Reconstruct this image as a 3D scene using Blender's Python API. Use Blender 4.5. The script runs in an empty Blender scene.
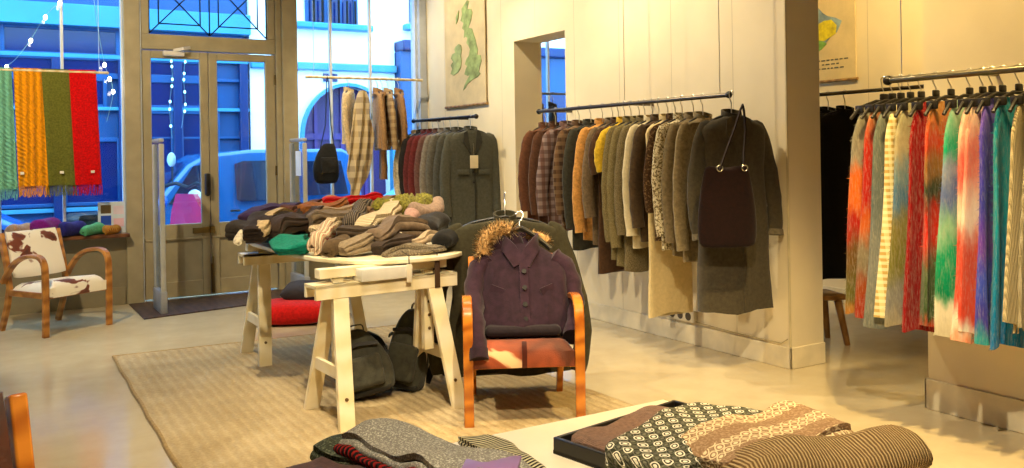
import bpy, bmesh, math, random
from mathutils import Vector, Matrix, noise
random.seed(11)
S = bpy.context.scene
C = S.collection
PI = math.pi
V = Vector

# ------------------------------------------------------------------ camera geometry
FPX, PU, PV, TILT, EYE = 880.0, 512.0, 152.4, 0.0163, 1.4
TH = math.atan(528 / FPX)
cT, sT = math.cos(TH), math.sin(TH)

# ------------------------------------------------------------------ materials
def lin(h):
    h = h.lstrip('#')
    o = []
    for i in (0, 2, 4):
        c = int(h[i:i + 2], 16) / 255
        o.append(c / 12.92 if c <= .04045 else ((c + .055) / 1.055) ** 2.4)
    return (*o, 1)

class N:
    """tiny node helper"""
    def __init__(s, name):
        s.m = bpy.data.materials.new(name); s.m.use_nodes = True
        s.t = s.m.node_tree; s.t.nodes.clear()
        s.out = s.t.nodes.new('ShaderNodeOutputMaterial')
        s.tc = s.t.nodes.new('ShaderNodeTexCoord')
    def n(s, typ, **k):
        x = s.t.nodes.new('ShaderNode' + typ)
        for a, b in k.items(): setattr(x, a, b)
        return x
    def l(s, a, b): s.t.links.new(a, b)
    def noise(s, scale, detail=3, rough=.5, coord='Object', dist=0, vec=None):
        x = s.n('TexNoise'); x.inputs['Scale'].default_value = scale
        x.inputs['Detail'].default_value = detail; x.inputs['Roughness'].default_value = rough
        x.inputs['Distortion'].default_value = dist
        s.l(vec or s.tc.outputs[coord], x.inputs['Vector']); return x
    def wave(s, scale, axis='X', dist=0, profile='SIN', coord='Object', vec=None, dscale=1):
        x = s.n('TexWave', wave_type='BANDS', bands_direction=axis, wave_profile=profile)
        x.inputs['Scale'].default_value = scale; x.inputs['Distortion'].default_value = dist
        x.inputs['Detail Scale'].default_value = dscale
        s.l(vec or s.tc.outputs[coord], x.inputs['Vector']); return x
    def ramp(s, fac, stops, interp='LINEAR'):
        r = s.n('ValToRGB'); cr = r.color_ramp; cr.interpolation = interp
        while len(cr.elements) < len(stops): cr.elements.new(.5)
        for e, (p, c) in zip(cr.elements, stops):
            e.position = p; e.color = lin(c) if isinstance(c, str) else c
        s.l(fac, r.inputs['Fac']); return r
    def mix(s, fac, a, b, blend='MIX'):
        x = s.n('Mix', data_type='RGBA', blend_type=blend)
        for sock, val in ((x.inputs['Factor'], fac), (x.inputs['A'] if 0 else x.inputs[6], a), (x.inputs[7], b)):
            if hasattr(val, 'is_linked') or hasattr(val, 'links'): s.l(val, sock)
            else: sock.default_value = lin(val) if isinstance(val, str) else val
        return x.outputs[2]
    def math(s, op, a, b=0.0):
        x = s.n('Math', operation=op)
        for i, val in enumerate((a, b)):
            if hasattr(val, 'links'): s.l(val, x.inputs[i])
            else: x.inputs[i].default_value = val
        return x.outputs[0]
    def sep(s, coord='Object'):
        x = s.n('SeparateXYZ'); s.l(s.tc.outputs[coord], x.inputs[0]); return x.outputs
    def bsdf(s, col, rough=.7, metal=0, spec=.5, bump=None, bstr=.3, bdist=.01, sheen=0, coat=0):
        b = s.n('BsdfPrincipled')
        if hasattr(col, 'links'): s.l(col, b.inputs['Base Color'])
        else: b.inputs['Base Color'].default_value = lin(col) if isinstance(col, str) else col
        if hasattr(rough, 'links'): s.l(rough, b.inputs['Roughness'])
        else: b.inputs['Roughness'].default_value = rough
        b.inputs['Metallic'].default_value = metal
        b.inputs['Specular IOR Level'].default_value = spec
        b.inputs['Sheen Weight'].default_value = sheen
        b.inputs['Coat Weight'].default_value = coat
        if bump is not None:
            p = s.n('Bump'); p.inputs['Strength'].default_value = bstr; p.inputs['Distance'].default_value = bdist
            s.l(bump, p.inputs['Height']); s.l(p.outputs[0], b.inputs['Normal'])
        s.l(b.outputs[0], s.out.inputs[0])
        return s.m

_cache = {}
def cached(f):
    def g(*a, **k):
        key = (f.__name__, a, tuple(sorted(k.items())))
        if key not in _cache: _cache[key] = f(*a, **k)
        return _cache[key]
    return g
def shade(h, f):
    h = h.lstrip('#')
    return '#' + ''.join('%02x' % max(0, min(255, int(int(h[i:i + 2], 16) * f))) for i in (0, 2, 4))

@cached
def paint(col, rough=.5, var=.06, scale=6, spec=.4, metal=0, coat=0):
    n = N('paint'); x = n.noise(scale, 4)
    c = n.ramp(x.outputs['Fac'], [(.3, shade(col, 1 - var)), (.7, shade(col, 1 + var))])
    return n.bsdf(c.outputs[0], rough, metal, spec, x.outputs['Fac'], .05, coat=coat)
@cached
def cloth(col, var=.14, scale=45, rough=.9, weave=220, bstr=.35):
    n = N('cloth'); x = n.noise(scale, 4, .6); w = n.noise(weave, 2)
    c = n.ramp(x.outputs['Fac'], [(.3, shade(col, 1 - var)), (.7, shade(col, 1 + var))])
    return n.bsdf(c.outputs[0], rough, 0, .15, w.outputs['Fac'], bstr, .004, sheen=.1)
@cached
def knit(col, rib=55, axis='X', var=.12, bstr=.5):
    n = N('knit'); w = n.wave(rib, axis, 1.2); x = n.noise(70, 3)
    w2 = n.wave(rib * 1.3, 'Z' if axis != 'Z' else 'Y', 2)
    h = n.math('ADD', w.outputs['Fac'], w2.outputs['Fac'])
    c = n.ramp(x.outputs['Fac'], [(.3, shade(col, 1 - var)), (.7, shade(col, 1 + var))])
    return n.bsdf(c.outputs[0], .95, 0, .1, h, bstr, .006, sheen=.1)
@cached
def cable(col):
    n = N('cable knit'); w = n.wave(5.5, 'X', 1.6, dscale=3); x = n.wave(16, 'DIAGONAL', 3)
    h = n.math('ADD', n.math('MULTIPLY', w.outputs['Fac'], 2.0), x.outputs['Fac'])
    c = n.ramp(w.outputs['Fac'], [(.1, shade(col, .86)), (.7, shade(col, 1.06))])
    return n.bsdf(c.outputs[0], .95, 0, .1, h, .7, .012, sheen=.1)
@cached
def plaid(base, dark, light, s=6.0, ax='X'):
    n = N('plaid'); a = n.wave(s, ax, .15); b = n.wave(s, 'Z' if ax != 'Z' else 'Y', .15)
    fa = n.ramp(a.outputs['Fac'], [(.45, '#000000'), (.55, '#ffffff')]).outputs[0]
    fb = n.ramp(b.outputs['Fac'], [(.45, '#000000'), (.55, '#ffffff')]).outputs[0]
    c1 = n.mix(n.math('MULTIPLY', fa, .75), base, dark)
    c2 = n.mix(n.math('MULTIPLY', fb, .6), c1, light)
    x = n.noise(240, 2)
    return n.bsdf(c2, .92, 0, .12, x.outputs['Fac'], .3, .004, sheen=.1)
@cached
def fleck(col, spots, scale=90, thr=.62):
    n = N('flecked wool'); x = n.noise(scale, 2, .7)
    c = n.ramp(x.outputs['Fac'], [(thr - .16, shade(col, .8)), (thr - .05, col), (thr, spots)])
    w = n.noise(200, 2)
    return n.bsdf(c.outputs[0], .95, 0, .1, w.outputs['Fac'], .6, .005)
@cached
def hide(white='#efe6d2', brown='#7a3a1c', scale=5.0, thr=.52, seed=0.0):
    n = N('cowhide'); mp = n.n('Mapping'); mp.inputs['Location'].default_value = (seed, seed * 1.7, seed * .6)
    n.l(n.tc.outputs['Object'], mp.inputs['Vector'])
    x = n.noise(scale, 3, .55, vec=mp.outputs[0], dist=.6); y = n.noise(150, 2)
    c = n.ramp(x.outputs['Fac'], [(thr - .015, white), (thr + .015, brown), (thr + .16, shade(brown, .55))])
    return n.bsdf(c.outputs[0], .6, 0, .3, y.outputs['Fac'], .4, .004, sheen=.2)
@cached
def wood(col, dark, axis='Z', scale=3.0, rough=.35, coat=.2):
    n = N('wood'); w = n.wave(scale, axis, 7, dscale=1.5); x = n.noise(14, 5, .6)
    f = n.math('ADD', n.math('MULTIPLY', w.outputs['Fac'], .5), n.math('MULTIPLY', x.outputs['Fac'], .5))
    c = n.ramp(f, [(.2, dark), (.75, col)])
    return n.bsdf(c.outputs[0], rough, 0, .4, f, .06, coat=coat)
@cached
def mohair(stops, seed=0.0):
    """brushed wool dyed in soft blocks down its length (generated Z)"""
    n = N('mohair'); z = n.sep('Generated')[2]; mp = n.n('Mapping'); mp.inputs['Scale'].default_value = (1, 1, .35); n.l(n.tc.outputs['Object'], mp.inputs['Vector'])
    o = n.noise(14 + seed % 3, 3, .65, vec=mp.outputs[0]); o2 = n.noise(130, 3, .6, vec=mp.outputs[0])
    zz = n.math('ADD', z, n.math('MULTIPLY', n.math('SUBTRACT', o.outputs['Fac'], .5), .2))
    c = n.ramp(zz, list(stops), 'EASE')
    d = n.mix(n.math('MULTIPLY', o2.outputs['Fac'], .7), c.outputs[0], c.outputs[0], 'MULTIPLY')
    mp2 = n.n('Mapping'); mp2.inputs['Scale'].default_value = (1, 1, .12); n.l(n.tc.outputs['Object'], mp2.inputs['Vector'])
    fb = n.ramp(n.noise(170, 3, .7, vec=mp2.outputs[0]).outputs['Fac'], [(.48, '#000000'), (.68, '#ffffff')]).outputs[0]
    d = n.mix(n.math('MULTIPLY', fb, .30), d, '#b8b09c')
    return n.bsdf(d, 1, 0, .05, n.noise(320, 2).outputs['Fac'], .5, .006, sheen=.12)
@cached
def fairisle(base, light, mid, s=46.0, gate=1.0):
    """rows of small diamonds and bands between them"""
    n = N('fair isle'); xyz = n.sep('Object')
    a = n.math('ABSOLUTE', n.math('SINE', n.math('MULTIPLY', n.math('ADD', xyz[0], n.math('MULTIPLY', xyz[2], .8)), s)))
    b = n.math('ABSOLUTE', n.math('SINE', n.math('MULTIPLY', n.math('ADD', xyz[1], n.math('MULTIPLY', xyz[2], .5)), s * .8)))
    d = n.math('ADD', a, b)
    f = n.ramp(n.math('MULTIPLY', d, .5), [(.48, '#000000'), (.53, '#ffffff'), (.68, '#ffffff'), (.73, '#000000'), (.88, '#000000'), (.92, '#ffffff')]).outputs[0]
    ck = n.n('TexChecker'); ck.inputs['Scale'].default_value = s / PI; ck.inputs[1].default_value = (1, 1, 1, 1); ck.inputs[2].default_value = (0, 0, 0, 1)
    cv = n.n('CombineXYZ'); n.l(n.math('ADD', xyz[0], n.math('MULTIPLY', xyz[2], .8)), cv.inputs[0]); n.l(n.math('MULTIPLY', n.math('ADD', xyz[1], n.math('MULTIPLY', xyz[2], .5)), .8), cv.inputs[1])
    cv.inputs[2].default_value = .003; n.l(cv.outputs[0], ck.inputs['Vector'])
    row = n.math('MAXIMUM', ck.outputs[1], .12) if not gate else n.math('GREATER_THAN', n.math('SINE', n.math('MULTIPLY', xyz[0], s * .5)), -.2)
    z = n.noise(120, 2)
    k = n.mix(n.ramp(z.outputs['Fac'], [(.45, '#000000'), (.6, '#ffffff')]).outputs[0], base, mid)
    c = n.mix(n.math('MULTIPLY', f, row), k, light)
    return n.bsdf(c, .95, 0, .1, z.outputs['Fac'], .8, .006)
@cached
def bands(a, b, s=30.0, axis='X', dist=.6, c3=None):
    n = N('striped knit'); w = n.wave(s, axis, dist); z = n.noise(120, 2)
    st = [(.35, a), (.6, b)] if not c3 else [(.25, a), (.5, b), (.8, c3)]
    c = n.ramp(w.outputs['Fac'], st)
    h = n.math('ADD', w.outputs['Fac'], z.outputs['Fac'])
    return n.bsdf(c.outputs[0], .95, 0, .1, h, .8, .006)
@cached
def metal(col='#9a9488', rough=.3):
    n = N('metal'); x = n.noise(30, 2)
    return n.bsdf(col, rough, 1, .5, x.outputs['Fac'], .02)
@cached
def glass(tint='#ffffff', gloss=.08):
    n = N('pane glass'); t = n.n('BsdfTransparent'); t.inputs[0].default_value = lin(tint)
    g = n.n('BsdfGlossy'); g.inputs['Roughness'].default_value = .02
    lw = n.n('LayerWeight'); lw.inputs['Blend'].default_value = .25
    m = n.n('MixShader'); n.l(n.math('ADD', n.math('MULTIPLY', lw.outputs['Fresnel'], .35), gloss * .3), m.inputs[0])
    n.l(t.outputs[0], m.inputs[1]); n.l(g.outputs[0], m.inputs[2]); n.l(m.outputs[0], n.out.inputs[0])
    return n.m
@cached
def lamp(col, strength):
    n = N('bulb light'); e = n.n('Emission'); e.inputs[0].default_value = lin(col); e.inputs[1].default_value = strength
    n.l(e.outputs[0], n.out.inputs[0]); return n.m

# ------------------------------------------------------------------ mesh building
def frame_of(d, up=V((0, 0, 1))):
    d = d.normalized()
    if abs(d.dot(up)) > .98: up = V((0, 1, 0))
    x = d.cross(up).normalized(); return x, x.cross(d).normalized()
class MB:
    def __init__(s): s.v = []; s.f = []
    def add(s, vs, fs, M=None):
        o = len(s.v)
        s.v += [(M @ V(p) if M else V(p)) for p in vs]; s.f += [tuple(i + o for i in f) for f in fs]; return s
    def bm(s, b, M=None):
        b.verts.index_update()
        s.add([v.co.copy() for v in b.verts], [[v.index for v in f.verts] for f in b.faces], M); b.free(); return s
    def box(s, x0, x1, y0, y1, z0, z1, M=None):
        v = [(x, y, z) for z in (z0, z1) for y in (y0, y1) for x in (x0, x1)]
        return s.add(v, [(0, 2, 3, 1), (4, 5, 7, 6), (0, 1, 5, 4), (2, 6, 7, 3), (0, 4, 6, 2), (1, 3, 7, 5)], M)
    def rbox(s, c, d, r=.01, M=None, seg=2):
        b = bmesh.new(); bmesh.ops.create_cube(b, size=1)
        for v in b.verts: v.co = V((v.co.x * d[0], v.co.y * d[1], v.co.z * d[2])) + V(c)
        bmesh.ops.bevel(b, geom=b.edges[:], offset=min(r, min(d) * .49), segments=seg, affect='EDGES', profile=.5)
        return s.bm(b, M)
    def loft(s, rings, cap=True, closed=True, M=None):
        n = len(rings[0]); vs = [p for r in rings for p in r]; fs = []
        for i in range(len(rings) - 1):
            for j in range(n if closed else n - 1):
                a = i * n + j; b = i * n + (j + 1) % n
                fs.append((a, b, b + n, a + n))
        if cap and closed:
            fs.append(tuple(range(n - 1, -1, -1))); fs.append(tuple(range((len(rings) - 1) * n, len(rings) * n)))
        return s.add(vs, fs, M)
    def tube(s, pts, r, seg=8, cap=True, flat=1.0, up=None, M=None):
        pts = [V(p) for p in pts]; rs = r if isinstance(r, (list, tuple)) else [r] * len(pts)
        rings = []; px = None
        for i, p in enumerate(pts):
            d = pts[min(i + 1, len(pts) - 1)] - pts[max(i - 1, 0)]
            if d.length < 1e-7: d = V((0, 0, 1))
            d.normalize()
            if px is None: x, y = frame_of(d, V(up) if up else V((0, 0, 1)))
            else:
                x = px - d * px.dot(d); x.normalize(); y = x.cross(d)
            px = x
            rings.append([p + x * (math.cos(t) * rs[i]) + y * (math.sin(t) * rs[i] * flat)
                          for t in (2 * PI * k / seg for k in range(seg))])
        return s.loft(rings, cap, M=M)
    def strap(s, pts, w, t, side, M=None):
        """flat bar along pts: half width along 'side', thickness t"""
        pts = [V(p) for p in pts]; rings = []
        for i, p in enumerate(pts):
            d = (pts[min(i + 1, len(pts) - 1)] - pts[max(i - 1, 0)]).normalized()
            sd = V(side); sd = (sd - d * sd.dot(d)).normalized(); nn = d.cross(sd)
            rings.append([p + sd * a * w / 2 + nn * b * t / 2 for a, b in ((1, 1), (-1, 1), (-1, -1), (1, -1))])
        return s.loft(rings, M=M)
    def prism(s, poly, z0, z1, M=None):
        n = len(poly); vs = [(x, y, z0) for x, y in poly] + [(x, y, z1) for x, y in poly]
        fs = [tuple(range(n - 1, -1, -1)), tuple(range(n, 2 * n))]
        fs += [(i, (i + 1) % n, (i + 1) % n + n, i + n) for i in range(n)]
        return s.add(vs, fs, M)
    def ball(s, c, r, seg=12, sc=(1, 1, 1), M=None):
        b = bmesh.new(); bmesh.ops.create_uvsphere(b, u_segments=seg, v_segments=max(6, seg // 2 + 2), radius=r)
        for v in b.verts: v.co = V((v.co.x * sc[0], v.co.y * sc[1], v.co.z * sc[2])) + V(c)
        return s.bm(b, M)
    def cyl(s, a, b, r, seg=14, M=None): return s.tube([a, b], r, seg, M=M)
    def grid(s, fn, nu, nv, M=None):
        vs = [fn(i / nu, j / nv) for j in range(nv + 1) for i in range(nu + 1)]
        fs = [(j * (nu + 1) + i, j * (nu + 1) + i + 1, (j + 1) * (nu + 1) + i + 1, (j + 1) * (nu + 1) + i)
              for j in range(nv) for i in range(nu)]
        return s.add(vs, fs, M)
    def warp(s, fn): s.v = [V(fn(p)) for p in s.v]; return s
    def build(s, name, mat, parent=None, smooth=True, sub=0, bevel=0, kind=None, auto=40):
        me = bpy.data.meshes.new(name); me.from_pydata([tuple(p) for p in s.v], [], s.f); me.validate(); me.update()
        b = bmesh.new(); b.from_mesh(me); bmesh.ops.recalc_face_normals(b, faces=b.faces)
        if smooth:
            for f in b.faces: f.smooth = True
            for e in b.edges:
                if len(e.link_faces) == 2 and e.calc_face_angle(0) > math.radians(auto): e.smooth = False
        b.to_mesh(me); b.free()
        me.materials.append(mat)
        o = bpy.data.objects.new(name, me); C.objects.link(o)
        if parent: o.parent = parent
        if bevel:
            m = o.modifiers.new('bevel', 'BEVEL'); m.width = bevel; m.segments = 2; m.limit_method = 'ANGLE'; m.angle_limit = math.radians(50)
        if sub:
            m = o.modifiers.new('sub', 'SUBSURF'); m.levels = sub; m.render_levels = sub
        if kind: o['kind'] = kind
        return o
def thing(name, label, cat, loc=(0, 0, 0), rz=0, group=None, rot=None):
    o = bpy.data.objects.new(name, None); C.objects.link(o); o.location = loc
    o.rotation_euler = rot or (0, 0, rz); o.empty_display_size = .05
    return tag(o, label, cat, group)
def tag(o, label, cat, group=None):
    o['label'] = label; o['category'] = cat
    if group: o['group'] = group
    return o
def struct(name, mb, m, parent=None, **k):
    o = mb.build(name, m, parent, **k)
    if not parent: o['kind'] = 'structure'
    return o
def put(o, loc, rz=0, rot=None):
    o.location = loc; o.rotation_euler = rot or (0, 0, rz); return o
def bez(p0, p1, p2, p3, n=10):
    p0, p1, p2, p3 = map(V, (p0, p1, p2, p3)); r = []
    for i in range(n + 1):
        t = i / n; u = 1 - t
        r.append(p0 * u ** 3 + p1 * 3 * u * u * t + p2 * 3 * u * t * t + p3 * t ** 3)
    return r
def smooth_path(pts, n=5):
    """Catmull-Rom through pts"""
    P = [V(p) for p in pts]; r = []
    for i in range(len(P) - 1):
        a, b, c, d = P[max(i - 1, 0)], P[i], P[i + 1], P[min(i + 2, len(P) - 1)]
        for k in range(n):
            t = k / n
            r.append(.5 * ((2 * b) + (c - a) * t + (2 * a - 5 * b + 4 * c - d) * t * t + (3 * b - a - 3 * c + d) * t ** 3))
    return r + [P[-1]]
def interp(tab, x):
    for (x0, y0), (x1, y1) in zip(tab, tab[1:]):
        if x <= x1: return y0 + (y1 - y0) * max(0, min(1, (x - x0) / (x1 - x0)))
    return tab[-1][1]

# ------------------------------------------------------------------ the room
PL, XB = '#e2d5b6', 6.6
@cached
def plaster(col, seam=0.0):
    n = N('plaster'); x = n.noise(2.2, 4); y = n.noise(60, 3)
    c = n.ramp(x.outputs['Fac'], [(.3, shade(col, .97)), (.7, shade(col, 1.02))]).outputs[0]
    if seam:
        yy = n.math('PINGPONG', n.sep()[1], seam / 2)
        c = n.mix(n.math('MULTIPLY', n.math('LESS_THAN', yy, .0025), .45), c, '#6b5f48')
    return n.bsdf(c, .75, 0, .25, y.outputs['Fac'], .05)
def screed():
    n = N('waxed screed'); x = n.noise(.7, 5, .6); y = n.noise(5, 5, .65)
    f = n.math('ADD', n.math('MULTIPLY', x.outputs['Fac'], .7), n.math('MULTIPLY', y.outputs['Fac'], .3))
    c = n.ramp(f, [(.32, '#b2a282'), (.5, '#beb090'), (.68, '#c8bb9c')])
    r = n.ramp(y.outputs['Fac'], [(.3, '#555555'), (.7, '#7c7c7c')])
    return n.bsdf(c.outputs[0], r.outputs[0], 0, .4, y.outputs['Fac'], .03)
def B(*a): return MB().box(*a)
YF = 9.21
wall = plaster(PL); wallp = plaster(PL, .62)
struct('floor', B(-2.6, XB + .1, -2.1, YF + .1, -.12, 0), screed())
struct('ceiling', B(-2.6, XB + .1, -2.1, YF + .1, 3.9, 4.0), wall)
struct('wall_left', B(-2.7, -2.6, -2.1, YF + .1, 0, 3.9), wall)
struct('wall_back', B(-2.6, XB + .1, -2.2, -2.1, 0, 3.9), wall)
struct('wall_right', B(4.36, 4.67, 3.88, 6.34, 0, 3.9).box(4.36, 4.67, 7.2, YF - .02, 0, 3.9).box(4.36, 4.67, 6.34, 7.2, 2.46, 3.9), wallp, smooth=False)
struct('wall_near', B(4.30, 4.62, -2.1, 2.89, 0, 3.9), wall)
struct('wall_backroom', B(XB, XB + .1, -2.1, YF + .1, 0, 3.9), wallp)
struct('baseboard_right', B(4.345, 4.36, 3.865, 6.34, 0, .135).box(4.345, 4.67, 3.865, 3.88, 0, .135).box(4.345, 4.36, 7.2, YF - .02, 0, .135), paint('#ded2b4', .45), bevel=.004)
struct('baseboard_near', B(4.285, 4.30, -2.1, 2.905, 0, .16).box(4.285, 4.62, 2.89, 2.905, 0, .16), paint('#ded2b4', .45), bevel=.004)
struct('baseboard_backroom', B(XB - .015, XB, -2.0, YF, 0, .13), paint('#ded2b4', .45), bevel=.004)
struct('trim_1', MB().box(4.352, 4.364, 3.872, 3.886, .135, 3.9), paint('#c9bc98', .5), bevel=.003)

# shop front: knee walls, posts, windows, door
TAUPE = '#877c62'
tp = paint(TAUPE, .4, .05); tpl = paint('#a2977a', .4, .05); wht = paint('#cfd4d8', .4, .03)
ZS = .69
struct('wall_front', B(-2.6, 1.17, YF - .02, YF + .14, 0, ZS - .04).box(2.84, 4.36, YF - .02, YF + .14, 0, ZS - .04)
       .box(4.67, XB, YF, YF + .14, 0, 1.02).box(4.67, 4.9, YF, YF + .14, 1.02, 3.9), tp, bevel=.004)
struct('trim_6', B(4.27, 4.36, YF - .09, YF + .14, 0, 3.9), paint('#b4b8bd', .45), bevel=.004)  # window jamb; daylight falling on it is put into its pale blue-grey colour
struct('baseboard_front', B(-2.6, 1.15, YF - .04, YF - .02, 0, .17), tp, bevel=.005)
struct('trim_2', B(1.165, 1.31, YF - .05, YF + .16, 0, 3.9).box(2.64, 2.70, YF - .03, YF + .16, 0, 3.9).box(2.70, 2.86, YF - .07, YF + .16, 0, 3.9), tpl, bevel=.006)
struct('trim_3', B(1.305, 1.325, YF - .03, YF + .02, 0, 3.9).box(1.15, 1.166, YF + .02, YF + .1, ZS, 3.9).box(2.86, 2.875, YF + .02, YF + .1, ZS, 3.9).box(4.245, 4.27, YF - .02, YF + .1, ZS, 3.9), wht, bevel=.003)  # first strip, by the door, is a glass reflection painted as a pale bar
sill = wood('#7b4c2b', '#54301a', 'X', 2)
def window(name, x0, x1, z0, z1, y, bars, hbars=(), barm=None):
    w = struct(name, B(x0, x1, y, y + .05, z0, z0 + .03).box(x0, x1, y, y + .05, z1 - .04, z1), wht, bevel=.003)
    g = MB().box(x0, x1, y + .02, y + .026, z0 + .02, z1 - .02).build('glass', glass('#eef6ff'), w, smooth=False)
    for b in bars: MB().box(b - .013, b + .013, y - .005, y + .045, z0 + .03, z1 - .03).build('glazing_bar', barm or wht, w, bevel=.003)
    for b in hbars: MB().box(x0, x1, y, y + .04, b - .02, b + .02).build('glazing_bar', barm or wht, w, bevel=.003)
    return w
w1 = window('window_1', -2.6, 1.15, ZS, 3.9, YF + .03, (-1.5, -.7, .115, .64))
struct('trim_4', B(-2.6, 1.18, YF - .16, YF + .03, ZS - .035, ZS), sill, bevel=.006)
w2 = window('window_2', 2.875, 4.245, ZS, 3.9, YF + .03, (3.26, 3.72))
struct('trim_5', B(2.87, 4.28, YF - .16, YF + .03, ZS - .035, ZS), sill, bevel=.006)
w3 = window('window_3', 4.9, XB, 1.02, 3.9, YF + .03, (5.42, 6.1))

door = struct('door_1', B(1.325, 2.64, YF - .01, YF + .07, 2.47, 2.62).box(1.325, 1.40, YF - .01, YF + .07, 2.62, 3.9)
              .box(2.56, 2.64, YF - .01, YF + .07, 2.62, 3.9).box(1.40, 2.56, YF - .01, YF + .07, 3.24, 3.40), tpl, bevel=.006)
MB().box(1.38, 2.58, YF + .03, YF + .036, 2.6, 3.26).build('transom_glass', glass('#eef6ff'), door, smooth=False)
iron = metal('#23211e', .5)
g = MB()
for x0, x1 in ((1.405, 1.98), (1.98, 2.555)):
    z0, z1 = 2.63, 3.23; ix, iz = .09, .10; r = .007; y = YF + .015
    for a, b in (((x0, z0), (x1, z1)), ((x0, z1), (x1, z0)), ((x0 + ix, z0 + iz), (x1 - ix, z0 + iz)), ((x0 + ix, z1 - iz), (x1 - ix, z1 - iz)),
                 ((x0 + ix, z0 + iz), (x0 + ix, z1 - iz)), ((x1 - ix, z0 + iz), (x1 - ix, z1 - iz)), ((x0, z0), (x0, z1)), ((x1, z0), (x1, z1))):
        g.tube([(a[0], y, a[1]), (b[0], y, b[1])], r, 6)
g.build('transom_grille', iron, door)
def leaf(x0, x1, st_l, st_r):
    y0, y1 = YF, YF + .055
    m = MB().box(x0, x0 + st_l, y0, y1, .015, 2.46).box(x1 - st_r, x1, y0, y1, .015, 2.46)
    m.box(x0 + st_l, x1 - st_r, y0, y1, 2.385, 2.46).box(x0 + st_l, x1 - st_r, y0, y1, .60, .74).box(x0 + st_l, x1 - st_r, y0, y1, .015, .17)
    l = m.build('door_leaf', tpl, door, bevel=.006)
    MB().box(x0 + st_l - .01, x1 - st_r + .01, y0 + .028, y0 + .034, .73, 2.395).build('glass', glass('#eef6ff'), l, smooth=False)
    p = MB().box(x0 + st_l - .01, x1 - st_r + .01, y0 + .02, y0 + .045, .16, .61).build('panel', tpl, l, bevel=.004)
    MB().box(x0 + .01, x1 - .01, y0 - .012, y0, .585, .605).build('moulding', tpl, l, bevel=.004)
    return l
l1 = leaf(1.33, 1.955, .085, .08); l2 = leaf(1.96, 2.635, .085, .10)
blk = paint('#1b1714', .4); brass = metal('#a58a4a', .35)
MB().rbox((1.925, YF - .045, 1.13), (.05, .07, .22), .012).rbox((1.925, YF - .05, 1.04), (.03, .04, .06), .01).build('door_handle', blk, l1)
MB().rbox((1.86, YF - .02, .67), (.16, .03, .06), .006).rbox((1.97, YF - .02, .67), (.05, .035, .07), .006).build('lock', metal('#7c6a40', .4), l1)
MB().rbox((1.97, YF - .01, .18), (.03, .025, .30), .006).cyl((1.97, YF - .03, .06), (1.97, YF - .03, .4), .008).build('bolt', metal('#6d5d3c', .4), l2)
for z in (.32, 1.25, 2.2): MB().cyl((2.632, YF - .012, z - .05), (2.632, YF - .012, z + .05), .012).build('hinge', metal('#6d5d3c', .4), l2)
c = MB().rbox((1.62, YF - .04, 2.43), (.20, .06, .05), .01).build('door_closer', paint('#d9d4cc', .4), l1)
MB().strap([(1.62, YF - .05, 2.46), (1.70, YF - .12, 2.475), (1.78, YF - .02, 2.50)], .03, .012, (0, .2, 1)).build('closer_arm', paint('#d9d4cc', .4), c)
tag(MB().prism([(1.17, 9.12), (1.17, 8.2), (2.74, 8.5), (2.74, 9.12)], 0, .012).build('entrance_mat', wood('#4a3126', '#2b1c18', 'X', 4, .5), bevel=.003),
    'dark brown wooden entrance board on the floor in front of the double door', 'mat')

# ------------------------------------------------------------------ the street
ST = -.3
@cached
def render_wall(col, rough=.7):
    n = N('street render'); x = n.noise(1.5, 4)
    c = n.ramp(x.outputs['Fac'], [(.3, shade(col, .93)), (.7, shade(col, 1.03))])
    return n.bsdf(c.outputs[0], rough, 0, .3)
struct('floor_street', B(-14, 16, YF + .15, 22, ST - .2, ST), render_wall('#6d7078', .6))
struct('floor_pavement', B(-14, 16, YF + .15, 10.7, ST, ST + .12), render_wall('#8d9096', .6), bevel=.02)
blue = render_wall('#174878', .35); dblue = render_wall('#0f2b5c', .3); cyan = render_wall('#3a86a8', .5); pane = paint('#0b1f52', .12)
white = render_wall('#f2f4f4', .8)
YB = 16.0
b = thing('shop_building', 'blue fronted shop across the street with horizontal mouldings and dark panes, behind the scarves', 'building', (-2, YB, ST))
def part(name, mb, m, parent, **k):
    o = mb.build(name, m, parent, **k)
    o.matrix_parent_inverse = Matrix.Translation(-V(parent.location)) if parent.type == 'EMPTY' else Matrix()
    return o
part('wall', B(-9, 4.08, YB, YB + 1.2, ST, 9), blue, b)
for z0, z1, d, m in ((3.55, 3.9, .30, cyan), (3.05, 3.12, .12, cyan), (2.72, 2.78, .10, blue), (2.2, 2.26, .12, cyan), (1.72, 1.76, .08, blue), (.55, .62, .1, cyan), (4.7, 4.9, .2, cyan)):
    part('moulding', B(-9, 4.08, YB - d, YB, z0, z1), m, b, bevel=.01)
for x0, x1, z0, z1 in ((-8.4, -6.6, -.1, 2.1), (-6.2, -4.4, -.1, 2.1), (-4.0, -2.2, -.1, 2.1), (-1.8, -.2, -.1, 1.7), (.1, 1.0, .7, 1.68), (1.15, 1.9, .7, 1.68), (2.1, 2.75, -.1, 2.15), (2.95, 3.5, .7, 2.15),
                       (-1.6, -.2, 2.3, 2.68), (.2, 1.7, 2.3, 2.68), (.1, 2.0, 2.82, 3.02), (2.1, 3.4, 2.3, 2.68), (-1.6, .0, 3.14, 3.5), (.3, 1.9, 3.14, 3.5), (2.2, 3.9, 3.14, 3.5), (-1.6, 0, 2.82, 3.02), (2.2, 3.4, 2.82, 3.02)):
    f = part('window', B(x0, x1, YB - .07, YB - .01, z0, z1), pane, b)
    g = part('window_frame', B(x0 - .06, x0, YB - .1, YB, z0 - .06, z1 + .06).box(x1, x1 + .06, YB - .1, YB, z0 - .06, z1 + .06).box(x0, x1, YB - .1, YB, z1, z1 + .06).box(x0, x1, YB - .1, YB, z0 - .06, z0), blue, b, bevel=.01)
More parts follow.
